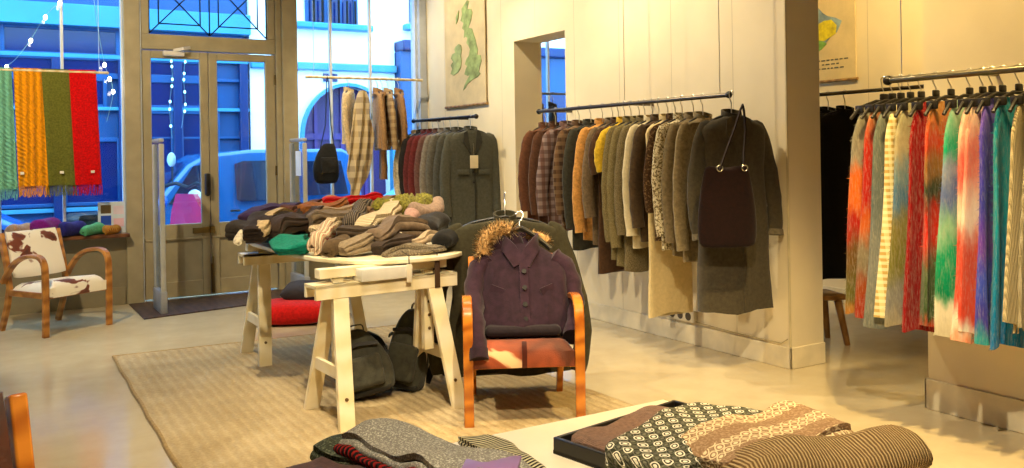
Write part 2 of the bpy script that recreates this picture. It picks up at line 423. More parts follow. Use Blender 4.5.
for x in (-4.2, -.05, 1.02, 2.0, 2.86, 3.98):
    part('pilaster', B(x - .07, x + .07, YB - .16, YB, ST, 3.05), dblue, b, bevel=.01)
# white building with arched gateway
b = thing('white_building', 'white rendered house across the street with an arched gateway and shuttered windows', 'building', (5, YB, ST))
ax0, ax1, azs = 5.02, 6.82, 1.75
arch = [(ax0, ST)] + [(5.92 - .9 * math.cos(t), azs + .98 * math.sin(t)) for t in (PI * k / 18 for k in range(19))] + [(ax1, ST)]
m = MB()
# wall split round the arch
n = len(arch)
outer = [(4.9, ST)] + [(4.9 + (6.9 - 4.9) * k / 18, 3.0) for k in range(19)] + [(6.9, ST)]
for y in (YB - .1, YB + .5):
    o = len(m.v); m.v += [V((x, y, z)) for x, z in arch] + [V((x, y, z)) for x, z in outer]
    m.f += [(o + i, o + i + 1, o + n + i + 1, o + n + i) for i in range(n - 1)]
o = 0
m.f += [(i, i + 1, 2 * n + i + 1, 2 * n + i) for i in range(n - 1)]
m.box(4.9, 6.9, YB - .1, YB + 1, 3.0, 9); m.box(4.1, 4.9, YB - .1, YB + 1, ST, 9)
part('wall', m, white, b, smooth=False)
part('arch_surround', MB().strap([(x, YB - .12, z) for x, z in arch], .16, .06, (0, 1, 0)), cyan, b)
gate = part('gate', B(4.95, 6.9, YB + .25, YB + .3, ST, 2.8), paint('#3c2058', .5), b)
for x in (5.4, 5.92, 6.4): part('gate_board', B(x - .03, x + .03, YB + .21, YB + .25, ST, 2.7), paint('#4a2a6c', .5), b)
part('gate_rail', B(5.0, 6.85, YB + .2, YB + .25, 1.7, 1.82), paint('#402668', .5), b)
part('string_course', B(4.1, 6.9, YB - .22, YB - .1, 2.98, 3.12), cyan, b, bevel=.02)
for x0, x1 in ((5.15, 6.15),):
    part('window', B(x0, x1, YB - .12, YB - .05, 3.86, 5.4), pane, b)
    for a in (x0, x0 + .36, x0 + .64, x1 - .06): part('window_frame', B(a - .03, a + .03, YB - .15, YB - .1, 3.86, 5.4), blue, b)
    part('window_sill', B(x0 - .25, x1 + .25, YB - .3, YB - .1, 3.74, 3.86), cyan, b, bevel=.03)
    for k in range(6): part('balcony_bar', MB().cyl((x0 + .1 + k * .16, YB - .25, 3.86), (x0 + .1 + k * .16, YB - .25, 4.3), .02, 8), iron, b)
part('number_plate', B(5.45, 5.72, YB - .14, YB - .1, 2.78, 2.93), dblue, b)
b = thing('corner_building', 'deep blue shopfront at the right end of the street with a pale upper storey', 'building', (8, YB, ST))
part('wall', B(6.92, 15, YB - .05, YB + 1, 3.55, 9), white, b)
part('shopfront', B(6.92, 15, YB - .35, YB + 1, ST, 3.4), blue, b, bevel=.02)
part('fascia', B(6.92, 15, YB - .5, YB, 3.4, 3.6), dblue, b, bevel=.03)
for x in (7.4, 8.6, 9.8, 11.0): part('window', B(x, x + .9, YB - .4, YB - .3, .4, 2.6), pane, b)
part('window', B(7.25, 8.0, YB - .12, YB - .02, 3.95, 5.4), pane, b)
part('window_sill', B(7.1, 8.2, YB - .25, YB - .05, 3.83, 3.95), cyan, b, bevel=.02)

def wheel(p, x, y, r, z):
    t = MB().tube([(x, y - .1, z), (x, y - .08, z), (x, y + .08, z), (x, y + .1, z)], [r * .88, r, r, r * .88], 20).build('wheel', paint('#14161a', .7), p)
    MB().tube([(x, y - .105, z), (x, y - .115, z)], [r * .62, r * .3], 16).build('hubcap', metal('#8d949c', .35), t)
def car(name, label, cat, loc, prof, wins, col, wheels, w=1.66, lights=(), rz=0, bumper=None):
    """prof: side outline (x,z); wins: list of window outlines"""
    t = thing(name, label, cat, loc, rz); body = paint(col, .25, .02, coat=.6)
    m = MB(); n = len(prof); top = max(z for _, z in prof)
    rings = []
    for y, s in ((-w / 2, .0), (-w / 2 + .0, 1)):
        pass
    def yz(z, s): return s * (w / 2 - max(0, z - .55 * top) * .22)
    v = []
    for s in (-1, 1):
        v += [(x, yz(z, s), z) for x, z in prof]
    fs = [tuple(range(n)), tuple(range(2 * n - 1, n - 1, -1))] + [(i, (i + 1) % n, (i + 1) % n + n, i + n) for i in range(n)]
    m.add(v, fs); m.build('body', body, t, bevel=.05, auto=50)
    for wn in wins:
        g = MB(); k = len(wn)
        for s in (-1,):
            g.add([(x, yz(z, s) - .004, z) for x, z in wn] + [(x, yz(z, s) - .016, z) for x, z in wn],
                  [tuple(range(k)), tuple(range(2 * k - 1, k - 1, -1))] + [(i, (i + 1) % k, (i + 1) % k + k, i + k) for i in range(k)])
        g.build('side_window', paint('#101c34', .06, coat=1), t)
    for x, r in wheels:
        for s in (-1, 1): wheel(t, x, s * (w / 2 - .07), r, r)
    MB().tube([(x, -w / 2 - .012, z) for x, z in ((prof[0][0] + .5, .42), (prof[-1][0] - .5, .42))], .03, 8).build('side_trim', paint('#15181d', .5), t)
    return t
van = car('van', 'blue delivery van parked in the street beyond the double door', 'van', (1.05, 13.4, ST),
          [(.05, .3), (0, .75), (.25, .92), (.85, 1.02), (1.35, 1.60), (1.6, 1.74), (2.2, 1.80), (3.6, 1.80), (3.78, 1.7), (3.86, 1.0), (3.86, .3)],
          [[(1.08, 1.08), (1.42, 1.58), (1.72, 1.63), (1.72, 1.06)], [(1.98, 1.10), (1.98, 1.60), (2.10, 1.64), (2.66, 1.64), (2.74, 1.58), (2.74, 1.14), (2.68, 1.08), (2.04, 1.07)], [(3.0, 1.12), (3.0, 1.62), (3.55, 1.62), (3.62, 1.12)]],
          '#1c5c92', ((.75, .31), (3.15, .31)), 1.7)
MB().box(.9, 3.75, -.86, -.80, .55, .62).build('bumper_strip', paint('#123a86', .4), van, bevel=.02)
MB().strap([(.92, -.6, 1.06), (1.32, -.55, 1.57)], 1.2, .02, (0, 1, 0)).warp(lambda p: (p.x - .03, p.y + .6, p.z + .03)).build('windscreen', paint('#16305e', .06, coat=1), van)
MB().rbox((1.95, -.87, .95), (.14, .03, .03), .01).build('door_handle', blk, van)
MB().ball((1.0, -.93, 1.12), .08, 12, (.6, .8, 1.1)).build('wing_mirror', paint('#1a4ea8', .3), van)
car('parked_car', 'low blue car parked in the street behind the hanging scarves', 'car', (-2.75, 11.55, ST),
    [(.05, .25), (0, .6), (.15, .75), (1.1, .86), (1.75, 1.26), (2.5, 1.30), (3.2, .92), (3.75, .86), (3.8, .3)],
    [[(1.3, .9), (1.8, 1.2), (2.15, 1.23), (2.15, .9)], [(2.22, .9), (2.22, 1.23), (2.48, 1.22), (3.0, .92)]], '#2a72cf', ((.75, .3), (3.0, .3)))
car('parked_car', 'pale car with sloping windscreen parked beyond the bag and shawl window', 'car', (3.75, 11.55, ST),
    [(.05, .25), (0, .62), (.2, .82), (1.2, 1.0), (2.05, 1.48), (3.2, 1.52), (4.0, 1.05), (4.2, .95), (4.25, .3)],
    [[(1.5, 1.05), (2.1, 1.4), (2.5, 1.43), (2.5, 1.04)], [(2.6, 1.04), (2.6, 1.43), (3.15, 1.43), (3.6, 1.05)]], '#7fc4e6', ((.85, .31), (3.4, .31)))
sc = thing('scooter', 'red motor scooter standing in front of the blue van', 'scooter', (1.98, 10.3, ST + .12), math.radians(205))
sc.scale = (1.2, 1.2, 1.2)
red = paint('#d0103a', .25, coat=.6)
MB().loft([[V((x, y * w, z)) for y, z in ((-1, z0), (-1, z1), (-.5, z1 + .05), (.5, z1 + .05), (1, z1), (1, z0))] for x, w, z0, z1 in ((0.42, .1, .5, .6), (.55, .17, .38, .72), (.9, .17, .36, .72), (1.15, .12, .5, .76), (1.3, .05, .6, .7))]).build('tail_body', red, sc, sub=1)
MB().loft([[V((x + (1 - abs(y)) * -.06, y * w, z)) for y in (-1, -.5, 0, .5, 1)] + [V((x + .05, y * w, z)) for y in (1, .5, 0, -.5, -1)] for x, w, z in ((.1, .16, .3), (.03, .24, .45), (.0, .26, .65), (.0, .23, .82), (.02, .13, .98))]).build('leg_shield', red, sc)
MB().rbox((.3, 0, .28), (.5, .3, .08), .03).build('footboard', blk, sc)
MB().rbox((.85, 0, .82), (.62, .26, .1), .045).build('saddle', blk, sc)
MB().tube([(.06, -.33, 1.05), (.05, -.15, 1.08), (.03, 0, 1.04), (.05, .15, 1.08), (.06, .33, 1.05)], .018, 8).build('handlebar', blk, sc)
for s in (-1, 1): 
    k = MB().tube([(.04, s * .22, 1.07), (.0, s * .28, 1.24)], .008, 6).build('mirror_stem', blk, sc)
    MB().ball((0, s * .29, 1.30), .07, 12, (.3, .9, 1)).build('mirror', paint('#cfe6f4', .1), k)
MB().ball((-.04, 0, .92), .1, 14, (.6, 1, 1)).build('headlight', paint('#e8eef2', .1), sc)
MB().ball((-.12, 0, .5), .18, 14, (1.1, .5, .6)).build('front_mudguard', red, sc)
wheel(sc, -.1, 0, .23, .23); wheel(sc, 1.02, 0, .23, .23)
# ------------------------------------------------------------------ furniture
OAK, OAKD = '#c98a35', '#96591c'
def armchair(label, loc, rz, cover, wd, group=None, seatmat=None, scale=1):
    t = thing('armchair', label, 'armchair', loc, rz, group); t.scale = (scale,) * 3
    for s in (-1, 1):
        x = s * .285
        p = [(x, -.275, 0), (x, -.28, .25), (x, -.28, .5)] + bez((x, -.28, .5), (x, -.28, .62), (x, -.22, .645), (x, -.10, .635), 8)[1:] + bez((x, -.10, .635), (x, .08, .62), (x, .17, .54), (x, .265, .40), 8)[1:]
        MB().strap(p, .05, .032, (1, 0, 0)).build('arm', wd, t, bevel=.006)
        x = s * .25
        MB().strap([(x, .35, 0), (x, .27, .2), (x, .235, .36), (x, .27, .55), (x, .345, .80)], .035, .05, (1, 0, 0)).build('back_post', wd, t, bevel=.006)
        MB().box(x - .015, x + .015, -.265, .25, .295, .345).build('side_rail', wd, t, bevel=.004)
    MB().box(-.26, .26, -.255, -.225, .295, .33).build('front_rail', wd, t, bevel=.004)
    def seat(u, v, top):
        x = (u - .5) * .515; y = -.285 + v * .51
        e = min(1, min(u, 1 - u) * 9) ** .5 * min(1, min(v, 1 - v) * 9) ** .5
        return V((x, y, (.385 + .055 * e - .05 * v) if top else (.305 - .0 * v)))
    m = MB(); nu, nv = 16, 16
    m.grid(lambda u, v: seat(u, v, 1), nu, nv); k = len(m.v); m.grid(lambda u, v: seat(u, v, 0), nu, nv)
    m.f = m.f[:nu * nv] + [tuple(reversed(f)) for f in m.f[nu * nv:]]
    W = nu + 1
    edge = list(range(nu + 1)) + [j * W + nu for j in range(1, nv + 1)] + [nv * W + i for i in range(nu - 1, -1, -1)] + [j * W for j in range(nv - 1, 0, -1)]
    m.f += [(edge[i], edge[(i + 1) % len(edge)], edge[(i + 1) % len(edge)] + k, edge[i] + k) for i in range(len(edge))]
    st = m.build('seat', seatmat or cover, t)
    m = MB(); rings = []
    for k in range(11):
        v = k / 10; z = .43 + v * .37; y = .215 + (z - .40) * .33
        w = .232 - .01 * v; th = .035 * min(1, (min(v, 1 - v) * 8 + .15)) ** .5
        rings.append([V((w * math.copysign(abs(math.cos(a)) ** .35, math.cos(a)), y - .02 + th * math.copysign(abs(math.sin(a)) ** .7, math.sin(a)) + .02 * (1 - (math.cos(a)) ** 2),
                         z + .015 * math.cos(a) ** 2)) for a in (2 * PI * i / 24 for i in range(24))])
    m.loft(rings).build('backrest', cover, t)
    return t
lightoak = wood('#bd8038', '#8f5820', 'Z', 3)
redoak = wood('#d2822a', '#a05518', 'Z', 3, .25, .5)
armchair('bentwood armchair in white and brown cowhide beside the left display window', (.50, 8.22, 0), math.radians(31), hide(thr=.585), lightoak)
ch = armchair('bentwood armchair in reddish brown cowhide under the purple jacket', (2.47, 4.065, 0), math.radians(-27), hide('#e4bc8c', '#984420', 3.2, .44, 3.1), redoak)
MB().strap([(0, -.292, .305), (0, -.302, .38), (0, -.28, .438)], .025, .006, (1, 0, 0)).build('seat_strap', paint('#4a1a10', .4), ch)
armchair('orange wooden armchair with brown hide back in the front left corner, nearest the camera', (-.118, 1.893, 0), math.radians(14), hide('#b98a55', '#6a3416', 4.0, .42, 7.3), redoak, scale=1.08)

CREAM, CREAMD = '#f3e8c8', '#e6d6a8'
cream = wood(CREAM, CREAMD, 'X', 2, .45, .1)
creamv = wood(CREAM, CREAMD, 'Z', 2, .45, .1)
hole = paint('#5b4320', .6)
def trestle(label, loc, rz, L=.84, H=.79, low=.715):
    t = thing('trestle', label, 'trestle', loc, rz, 'pine trestles under the display table')
    for sx in (-1, 1):
        x = sx * (L / 2 - .09)
        for sy in (-1, 1):
            m = MB(); w = .085
            y0, y1 = sy * .245, sy * .045
            m.add([(x + sx * (.0 if b == 0 else -.055) + a * w / 2, (y0 if b == 0 else y1) + c * .016, (0 if b == 0 else low)) for b in (0, 1) for c in (-1, 1) for a in (-1, 1)],
                  [(0, 2, 3, 1), (4, 5, 7, 6), (0, 1, 5, 4), (2, 6, 7, 3), (0, 4, 6, 2), (1, 3, 7, 5)])
            l = m.build('leg', creamv, t, bevel=.004)
            for z in (.16, low - .04): 
                yy = y0 + (y1 - y0) * z / low
                MB().cyl((x - sx * .055 * z / low, yy + sy * .012, z), (x - sx * .055 * z / low, yy + sy * .022, z), .009, 10).build('screw', hole, l)
        MB().box(x - .012, x + .012, -.165, .165, .25, .315).build('stretcher', cream, t, bevel=.003)
        x -= sx * .06
        p = MB().box(x - .03, x + .03, -.02, .02, .30, H - .05).build('post', creamv, t, bevel=.003)
        for k in range(5): MB().cyl((x, -.024, .42 + k * .075), (x, .024, .42 + k * .075), .009, 10).build('peg_hole', hole, p)
    MB().box(-L / 2, L / 2, -.085, -.06, low - .075, low).box(-L / 2, L / 2, .06, .085, low - .075, low).box(-L / 2, L / 2, -.085, .085, low - .02, low).build('beam', cream, t, bevel=.003)
    MB().box(-L / 2 + .04, L / 2 - .04, -.035, .035, H - .05, H).build('top_bar', cream, t, bevel=.003)
    return t
TZ = .83
trestle('pine trestle at the near end of the table, in front of the backpacks', (1.865, 4.50, 0), math.radians(3), .84, TZ - .025, .728)
trestle('pine trestle at the far end of the table, beside the red cushion', (1.93, 6.10, 0), 0, .88, TZ - .025, .74)
top = []
ctrl = [(1.60, 6.40), (1.52, 5.9), (1.53, 5.3), (1.58, 4.82), (1.72, 4.52), (2.0, 4.40), (2.3, 4.47), (2.52, 4.78), (2.66, 5.3), (2.68, 5.9), (2.6, 6.38)]
top = [(p.x, p.y) for p in smooth_path([(*c, 0) for c in ctrl], 4)]
tt = tag(MB().prism(top, -.025, 0).build('tabletop', wood('#f5ebcd', '#e8daae', 'X', 1.5, .4, .2), bevel=.005, auto=30), 'cream pine tabletop with a rounded near end, carrying the heap of woollens', 'tabletop')
tt.location = (0, 0, TZ)
t = tag(MB().rbox((0, 0, .034), (.30, .12, .066), .004).build('storage_box', paint('#d9d6cc', .5)), 'flat white box on the near trestle, just under the tabletop', 'box')
put(t, (1.84, 4.445, .7285), math.radians(3))

# jute rug
def jute():
    n = N('jute'); w = n.wave(5.5, 'X', 2.2, dscale=2); x = n.noise(3, 5, .6); k = n.noise(70, 3)
    f = n.math('ADD', n.math('MULTIPLY', x.outputs['Fac'], .6), n.math('MULTIPLY', k.outputs['Fac'], .4))
    c = n.ramp(f, [(.3, '#9c8966'), (.5, '#b6a27c'), (.7, '#c8b692')]).outputs[0]
    c = n.mix(n.math('MULTIPLY', w.outputs['Fac'], .14), c, '#6d5430')
    h = n.math('ADD', w.outputs['Fac'], k.outputs['Fac'])
    return n.bsdf(c, .95, 0, .1, h, .9, .01)
m = MB(); P0, P1, P2, P3 = V((.76, 6.77, 0)), V((2.95, 6.62, 0)), V((3.02, 3.72, 0)), V((.72, 3.1, 0))
def rugf(u, v): 
    p = (P0 * (1 - u) + P1 * u) * (1 - v) + (P3 * (1 - u) + P2 * u) * v
    p.x += .004 * math.sin(v * 37) * (1 - u) ** 8; return p
k = 24
m.grid(lambda u, v: rugf(u, v) + V((0, 0, .012)), k, k); m.grid(lambda u, v: rugf(u, v) + V((0, 0, .001)), k, k)
n1 = (k + 1) ** 2
ed = list(range(k + 1)) + [j * (k + 1) + k for j in range(1, k + 1)] + [k * (k + 1) + i for i in range(k - 1, -1, -1)] + [j * (k + 1) for j in range(k - 1, 0, -1)]
m.f += [(ed[i], ed[(i + 1) % len(ed)], ed[(i + 1) % len(ed)] + n1, ed[i] + n1) for i in range(len(ed))]
rug = m.build('rug', jute(), auto=60); tag(rug, 'large woven jute rug under the display table and central armchair', 'rug')
rg = bez
e = MB().tube([rugf(0, j / 24) + V((0, 0, .008)) for j in range(25)], .011, 6).tube([rugf(i / 24, 0) + V((0, 0, .008)) for i in range(25)], .008, 6).build('binding', cloth('#9a8050'), rug)

# low white display table
lt = thing('low_table', 'low white display table in the foreground holding knitted scarves', 'table', (1.58, 1.85, 0))
whitep = paint('#efe6cf', .35, .02)
MB().rbox((0, 0, .43), (1.26, 1.48, .04), .006).build('tabletop', whitep, lt)
for sx in (-1, 1):
    for sy in (-1, 1): MB().rbox((sx * .56, sy * .67, .205), (.06, .06, .41), .005).build('leg', whitep, lt)
LZ = .45

# ------------------------------------------------------------------ anti theft gates
def gate_(label, x, y0, y1, notice=False):
    t = thing('security_gate', label, 'security gate', (x, (y0 + y1) / 2, 0), 0, 'anti theft gates by the door')
    h = (y1 - y0) / 2; al = paint('#a9a9a4', .35)
    MB().rbox((0, -h, .78), (.045, .035, 1.5), .012).build('post', al, t)
    MB().rbox((0, h, .78), (.045, .035, 1.5), .012).build('post', al, t)
    MB().rbox((0, 0, 1.56), (.045, 2 * h + .035, .035), .012).build('top_bar', al, t)
    MB().box(-.006, .006, -h, h, .22, 1.55).build('panel', glass('#e8f2ff', .15), t, smooth=False)
    MB().rbox((0, 0, .105), (.06, 2 * h + .06, .2), .012).build('base', paint('#8d9096', .3), t)
    if notice: MB().box(-.012, -.009, -.12, .05, 1.2, 1.45).build('notice', paint('#e6ecf2', .6), t, smooth=False)
    return t
gate_('grey framed security gate left of the door, standing on the wooden board', 1.36, 8.36, 8.72)
gate_('grey framed security gate right of the door with a white notice, behind the table', 2.72, 8.52, 8.94, True)

# ------------------------------------------------------------------ garments
rail_m = metal('#6a6255', .35)
hang_m = paint('#1d1a17', .4); hook_m = metal('#c2bdb0', .3)
def hanger(t, W, drop=.085, depth=.12, rail_r=.015, clips=False, wood_=None):
    hm = wood_ or hang_m; w = W / 2 - .02
    pts = smooth_path([(-w, 0, -depth - .055), (-w * .6, 0, -depth + .005), (-.03, 0, -drop), (.03, 0, -drop), (w * .6, 0, -depth + .005), (w, 0, -depth - .055)], 4)
    h = MB().tube(pts, .011, 8, flat=.7).build('hanger', hm, t)
    r = rail_r + .006
    arc = [(0, r * math.cos(a), r * math.sin(a)) for a in (PI * k / 8 - .15 for k in range(10))]
    MB().tube([(0, 0, -drop + .005), (0, .0, -.055), (0, r * .7, -.03)] + [(0, p[1], p[2]) for p in arc], .004, 6).build('hook', hook_m, h)
    return h
def body_rings(L, W, T, flare, rip, seed, k=30, waist=.97, open_=0):
    rnd = random.Random(seed); ph = [rnd.uniform(0, 6.28) for _ in range(4)]
    prof = [(-.092, .055, .042), (-.104, .085, .048), (-.125, W * .34, .052), (-.155, W * .46, T * .9), (-.19, W * .5, T), (-.28, W * .49, T * 1.1),
            (-.42, W * .475 * waist, T * 1.05), (-.55, W * .48 * waist, T)]
    nz = max(2, int((L - .55) / .12))
    for i in range(1, nz + 1):
        f = i / nz; prof.append((-.55 - (L - .55) * f, W * (.48 * waist + flare * f), T * (1 + .25 * f)))
    prof = [p for p in prof if p[0] >= -L] if L < .56 else prof
    if prof[-1][0] > -L: prof.append((-L, prof[-1][1], prof[-1][2]))
    R = []
    for z, w, t in prof:
        f = max(0, (-z - .2) / L); ring = []
        for j in range(k):
            a = 2 * PI * j / k; c, s = math.cos(a), math.sin(a)
            x = w * math.copysign(abs(c) ** .75, c); y = t * math.copysign(abs(s) ** .7, s)
            y += rip * f * (math.sin(x * 26 + ph[0]) * .6 + math.sin(x * 47 + ph[1] + z * 3) * .4)
            x += rip * .4 * f * math.sin(z * 9 + ph[2])
            zz = z + (.012 * math.sin(x * 15 + ph[3]) if abs(z + L) < 1e-6 else 0)
            ring.append(V((x, y, zz)))
        R.append(ring)
    return R
def sleeve_rings(s, W, sl, seed, fwd=.05, out=.05, r0=.075, r1=.052):
    rnd = random.Random(seed * 3 + (s > 0)); j = rnd.uniform(-.015, .015)
    x0 = s * (W / 2 - .045)
    pts = smooth_path([(x0 - s * .05, 0, -.15), (x0 + s * .005, -.002, -.20), (s * (W / 2 + out * .6), -.012, -.17 - sl * .4), (s * (W / 2 + out + j), -fwd * .6, -.17 - sl * .72), (s * (W / 2 + out * .7 + j), -fwd, -.17 - sl)], 4)
    n = len(pts); R = []
    for i, p in enumerate(pts):
        f = i / (n - 1); r = (r0 + (r1 - r0) * f) * min(1, .42 + i * .16)
        d = (pts[min(i + 1, n - 1)] - pts[max(0, i - 1)]).normalized(); x, y = frame_of(d, V((0, 1, 0)))
        wr = .0025 * math.sin(i * 2.3 + seed)
        ry = r * (.40 + .22 * f)
        R.append([p + x * ((r * .92 + wr) * math.cos(a)) + y * ((ry + wr) * math.sin(a)) for a in (2 * PI * q / 14 for q in range(14))])
    return R
def garment(name, label, cat, group, loc, rz, m, L=.75, W=.42, T=.035, sl=.55, sleeves=True, flare=.02, rip=.008, seed=1, m2=None,
            collar=True, detail=None, hang=True, fwd=.05, out=.03, cuff=None, tagc=None, rot=None, lining=None, scale=1):
    t = thing(name, label, cat, loc, rz, group, rot); t.scale = (scale,) * 3
    dz = .045 if hang else 0; L -= dz
    def cr(p):
        k = .014 * min(1, max(0, (-p.z - .12) / .3))
        q = V((p.x * 7 + seed * 3.1, p.y * 4, p.z * 3.2))
        return p + V((noise.noise(q) * .6, noise.noise(q + V((7, 0, 0))), 0)) * k
    b = MB().loft(body_rings(L, W, T, flare, rip, seed)).warp(cr).build('body', m, t)
    if sleeves:
        for s in (-1, 1):
            R = sleeve_rings(s, W, sl, seed, fwd, out)
            q = MB().loft(R).build('sleeve', m2 or m, t)
            if cuff: 
                MB().loft([[p + (p - sum(R[-1], V()) / 14) * .12 for p in R[-2]], [p + (p - sum(R[-1], V()) / 14) * .14 for p in R[-1]]]).build('cuff', cuff, q)
    if collar:
        c = [V((.062 * math.cos(a), .046 * math.sin(a), -.088 + .018 * math.sin(a))) for a in (PI * k / 10 - .35 * PI for k in range(0, 18))]
        MB().strap(c, .05, .014, (0, 0, 1)).build('collar', m2 or m, t)
    if detail: detail(t, T, m2 or m, L, W)
    if tagc:
        g = MB().tube([(W * .3, -T - .02, -.2), (W * .3, -T - .05, -.3)], .002, 5).build('tag_string', hook_m, t)
        MB().rbox((W * .3, -T - .055, -.34), (.05, .003, .08), .002).build('price_tag', paint(tagc, .5), t)
    if hang:
        for c in t.children:
            for k in (c, *c.children): k.data.transform(Matrix.Translation((0, 0, -dz)))
        hanger(t, W, .085 + dz, .12 + dz)
    return t
def rail(name, label, p0, p1, r, m, wires=(), brackets=(), zc=3.9, cat='clothes rail'):
    p0, p1 = V(p0), V(p1)
    t = thing(name, label, cat, ((p0 + p1) / 2))
    c = (p0 + p1) / 2
    MB().cyl(p0 - c, p1 - c, r, 14).build('bar', m, t)
    for p, q in ((p0, p1), (p1, p0)):
        MB().ball(p - c, r * (1.2 if cat == 'pole' else 1.55), 12).build('end_cap', m if cat == 'pole' else hang_m, t)
    for f in wires:
        p = p0.lerp(p1, f) - c
        MB().tube([p, (p.x, p.y, zc - c.z)], .0028, 6).build('suspension_wire', hook_m, t)
    for f, w in brackets:
        p = p0.lerp(p1, f) - c
        MB().tube([p, p + V(w)], .01, 8).build('bracket', m, t)
    return t
def coat_detail(lap, btn=(), flaps=True, lapm=None, open_w=.0):
    def f(t, T, m, L, W):
        y = -T - .008
        for s in (-1, 1):
            MB().add([(s * .05, y + .012, -.095), (s * .012, y - .006, -.12 - lap), (s * (.055), y - .008, -.13 - lap * .55), (s * .10, y - .004, -.12 - lap * .35), (s * .085, y + .012, -.115),
                      (s * .05, y + .018, -.095), (s * .012, y + .002, -.12 - lap), (s * (.055), y + .002, -.13 - lap * .55), (s * .10, y + .004, -.12 - lap * .35), (s * .085, y + .016, -.115)],
                     [(0, 1, 2, 3, 4), (9, 8, 7, 6, 5)] + [(i, (i + 1) % 5, (i + 1) % 5 + 5, i + 5) for i in range(5)]).build('lapel', lapm or m, t)
            if flaps: MB().rbox((s * .11, y - .006, -.50), (.12, .012, .05), .005).build('pocket_flap', m, t)
        MB().strap([(.012, y - .004, -.12 - lap), (.014, y - .010, -.12 - (L - .12) * .5), (.012, y - .012, -L + .01)], .012, .006, (1, 0, 0)).build('front_edge', lapm or m, t)
        for z in btn: MB().cyl((.0, y - .006, z), (.0, y - .014, z), .012, 12).build('button', hang_m, t)
    return f
# ------------------------------------------------------------------ places read off the photograph, on real planes
def ray(u, v):
    x, y = (u - PU) / FPX, (v - PV) / FPX; a = math.atan(TILT)
    xr = x * math.cos(a) - y * math.sin(a); yr = x * math.sin(a) + y * math.cos(a)
    return V((xr * cT + sT, -xr * sT + cT, -yr))
def at(u, v, z):
    d = ray(u, v); t = (z - EYE) / d.z; return V((d.x * t, d.y * t, z))
def attach(o, p):
    o.parent = p; o.matrix_parent_inverse = p.matrix_basis.inverted(); return o

# ------------------------------------------------------------------ rack along the right wall
RX, RZ = 4.08, 1.745
rail('clothes_rail', 'long dark clothes rail on wires along the right wall, holding brown and khaki garments', (RX, 4.10, RZ), (RX, 6.34, RZ), .015, rail_m, wires=(.475, .035), brackets=((.48, (.28, 0, 0)), (.96, (.28, 0, 0))))
G1 = 'garments on the long right wall rail'
fl = fleck('#8b7b58', '#d8ccaa', 70, .52)
rack = [  # y, material, length, sleeve, name, label
    (6.24, cloth('#5a3826'), .92, .62, 'jacket', 'chestnut brown wool jacket at the far left end of the long rail'),
    (6.10, cloth('#4e3223'), .95, .64, 'jacket', 'dark brown wool jacket second from the far left end of the long rail'),
    (5.91, plaid('#6b5048', '#8a7a78', '#4a3430', 5), .98, .64, 'jacket', 'mauve and grey checked jacket third from the left on the long rail'),
    (5.74, plaid('#5e4530', '#3a2a20', '#7a6248', 5), .95, .62, 'jacket', 'brown checked jacket hanging left of the dark green grey one'),
    (5.59, cloth('#34332a'), 1.10, .72, 'coat', 'dark green grey coat with long sleeves left of the camel jacket'),
    (5.44, cloth('#c08a48'), 1.03, .74, 'jacket', 'camel orange jacket on the long rail with its collar raised'),
    (5.31, cloth('#6b5a44'), 1.05, .62, 'jacket', 'taupe brown jacket just right of the camel one'),
    (5.24, cloth('#46301e'), 1.24, .3, 'dress', 'long dark brown dress whose hem shows below the khaki jackets'),
    (5.16, cloth('#c8a52c'), .95, .28, 'sweater', 'mustard yellow short sleeved top between taupe and khaki jackets'),
    (5.08, fleck('#7d704c', '#9a8e66', 260), 1.12, .78, 'jacket', 'flecked khaki jacket directly right of the yellow top'),
    (5.01, fleck('#84764f', '#9f9268', 260), 1.18, .82, 'jacket', 'flecked khaki jacket in the middle of the three khaki ones'),
    (4.93, fleck('#786b4e', '#958a66', 260), 1.20, .72, 'jacket', 'flecked khaki jacket left of the cream shirt, rightmost of the khaki three'),
    (4.85, cloth('#cdbf9a', .05), 1.02, .72, 'shirt', 'cream shirt showing as a pale edge left of the dark brown jacket'),
    (4.77, cloth('#4a3a28'), .98, .66, 'jacket', 'dark brown jacket between the cream shirt and the fuzzy brown cardigan'),
    (4.69, cloth('#cfba88', .04), 1.48, 0, 'dress', 'long pale beige sleeveless dress reaching almost to the socket strip'),
    (4.62, fleck('#4e3824', '#7a6040', 60), .95, .55, 'cardigan', 'fuzzy dark brown cardigan left of the cream patterned blouse'),
    (4.53, fl, 1.02, .70, 'blouse', 'cream patterned blouse between the brown cardigan and the taupe coats'),
    (4.44, cloth('#77684c'), 1.05, .74, 'coat', 'taupe wool coat second from the right end of the long rail'),
    (4.35, cloth('#857555'), 1.08, .78, 'coat', 'light taupe wool coat directly behind the long grey coat'),
]
for i, (y, m, L, sl, nm, lab) in enumerate(rack):
    rnd = random.Random(i + 5)
    o = garment(nm, lab, nm, G1, (RX + rnd.uniform(-.012, .012), y, RZ), math.radians(rnd.uniform(-7, 4)), m, L=L, W=.41 + rnd.uniform(-.02, .02), T=.026,
            sl=sl, sleeves=sl > 0, seed=i + 3, flare=.03 if L > 1.1 else .0, out=.03, fwd=.03, cuff=None)
GY = cloth('#453f32', .1)
def cuffs(t, T, m, L, W):
    coat_detail(.24, (-.46, -.56), False)(t, T, m, L, W)
fc = garment('coat', 'long dark grey wool coat facing out at the right end of the long rail', 'coat', G1, (4.04, 4.04, RZ), math.radians(-10), GY, L=1.36, W=.48, T=.075, sl=.68,
             seed=77, flare=.09, rip=.012, detail=cuffs, out=.05, cuff=cloth('#6a6250'), fwd=.07)
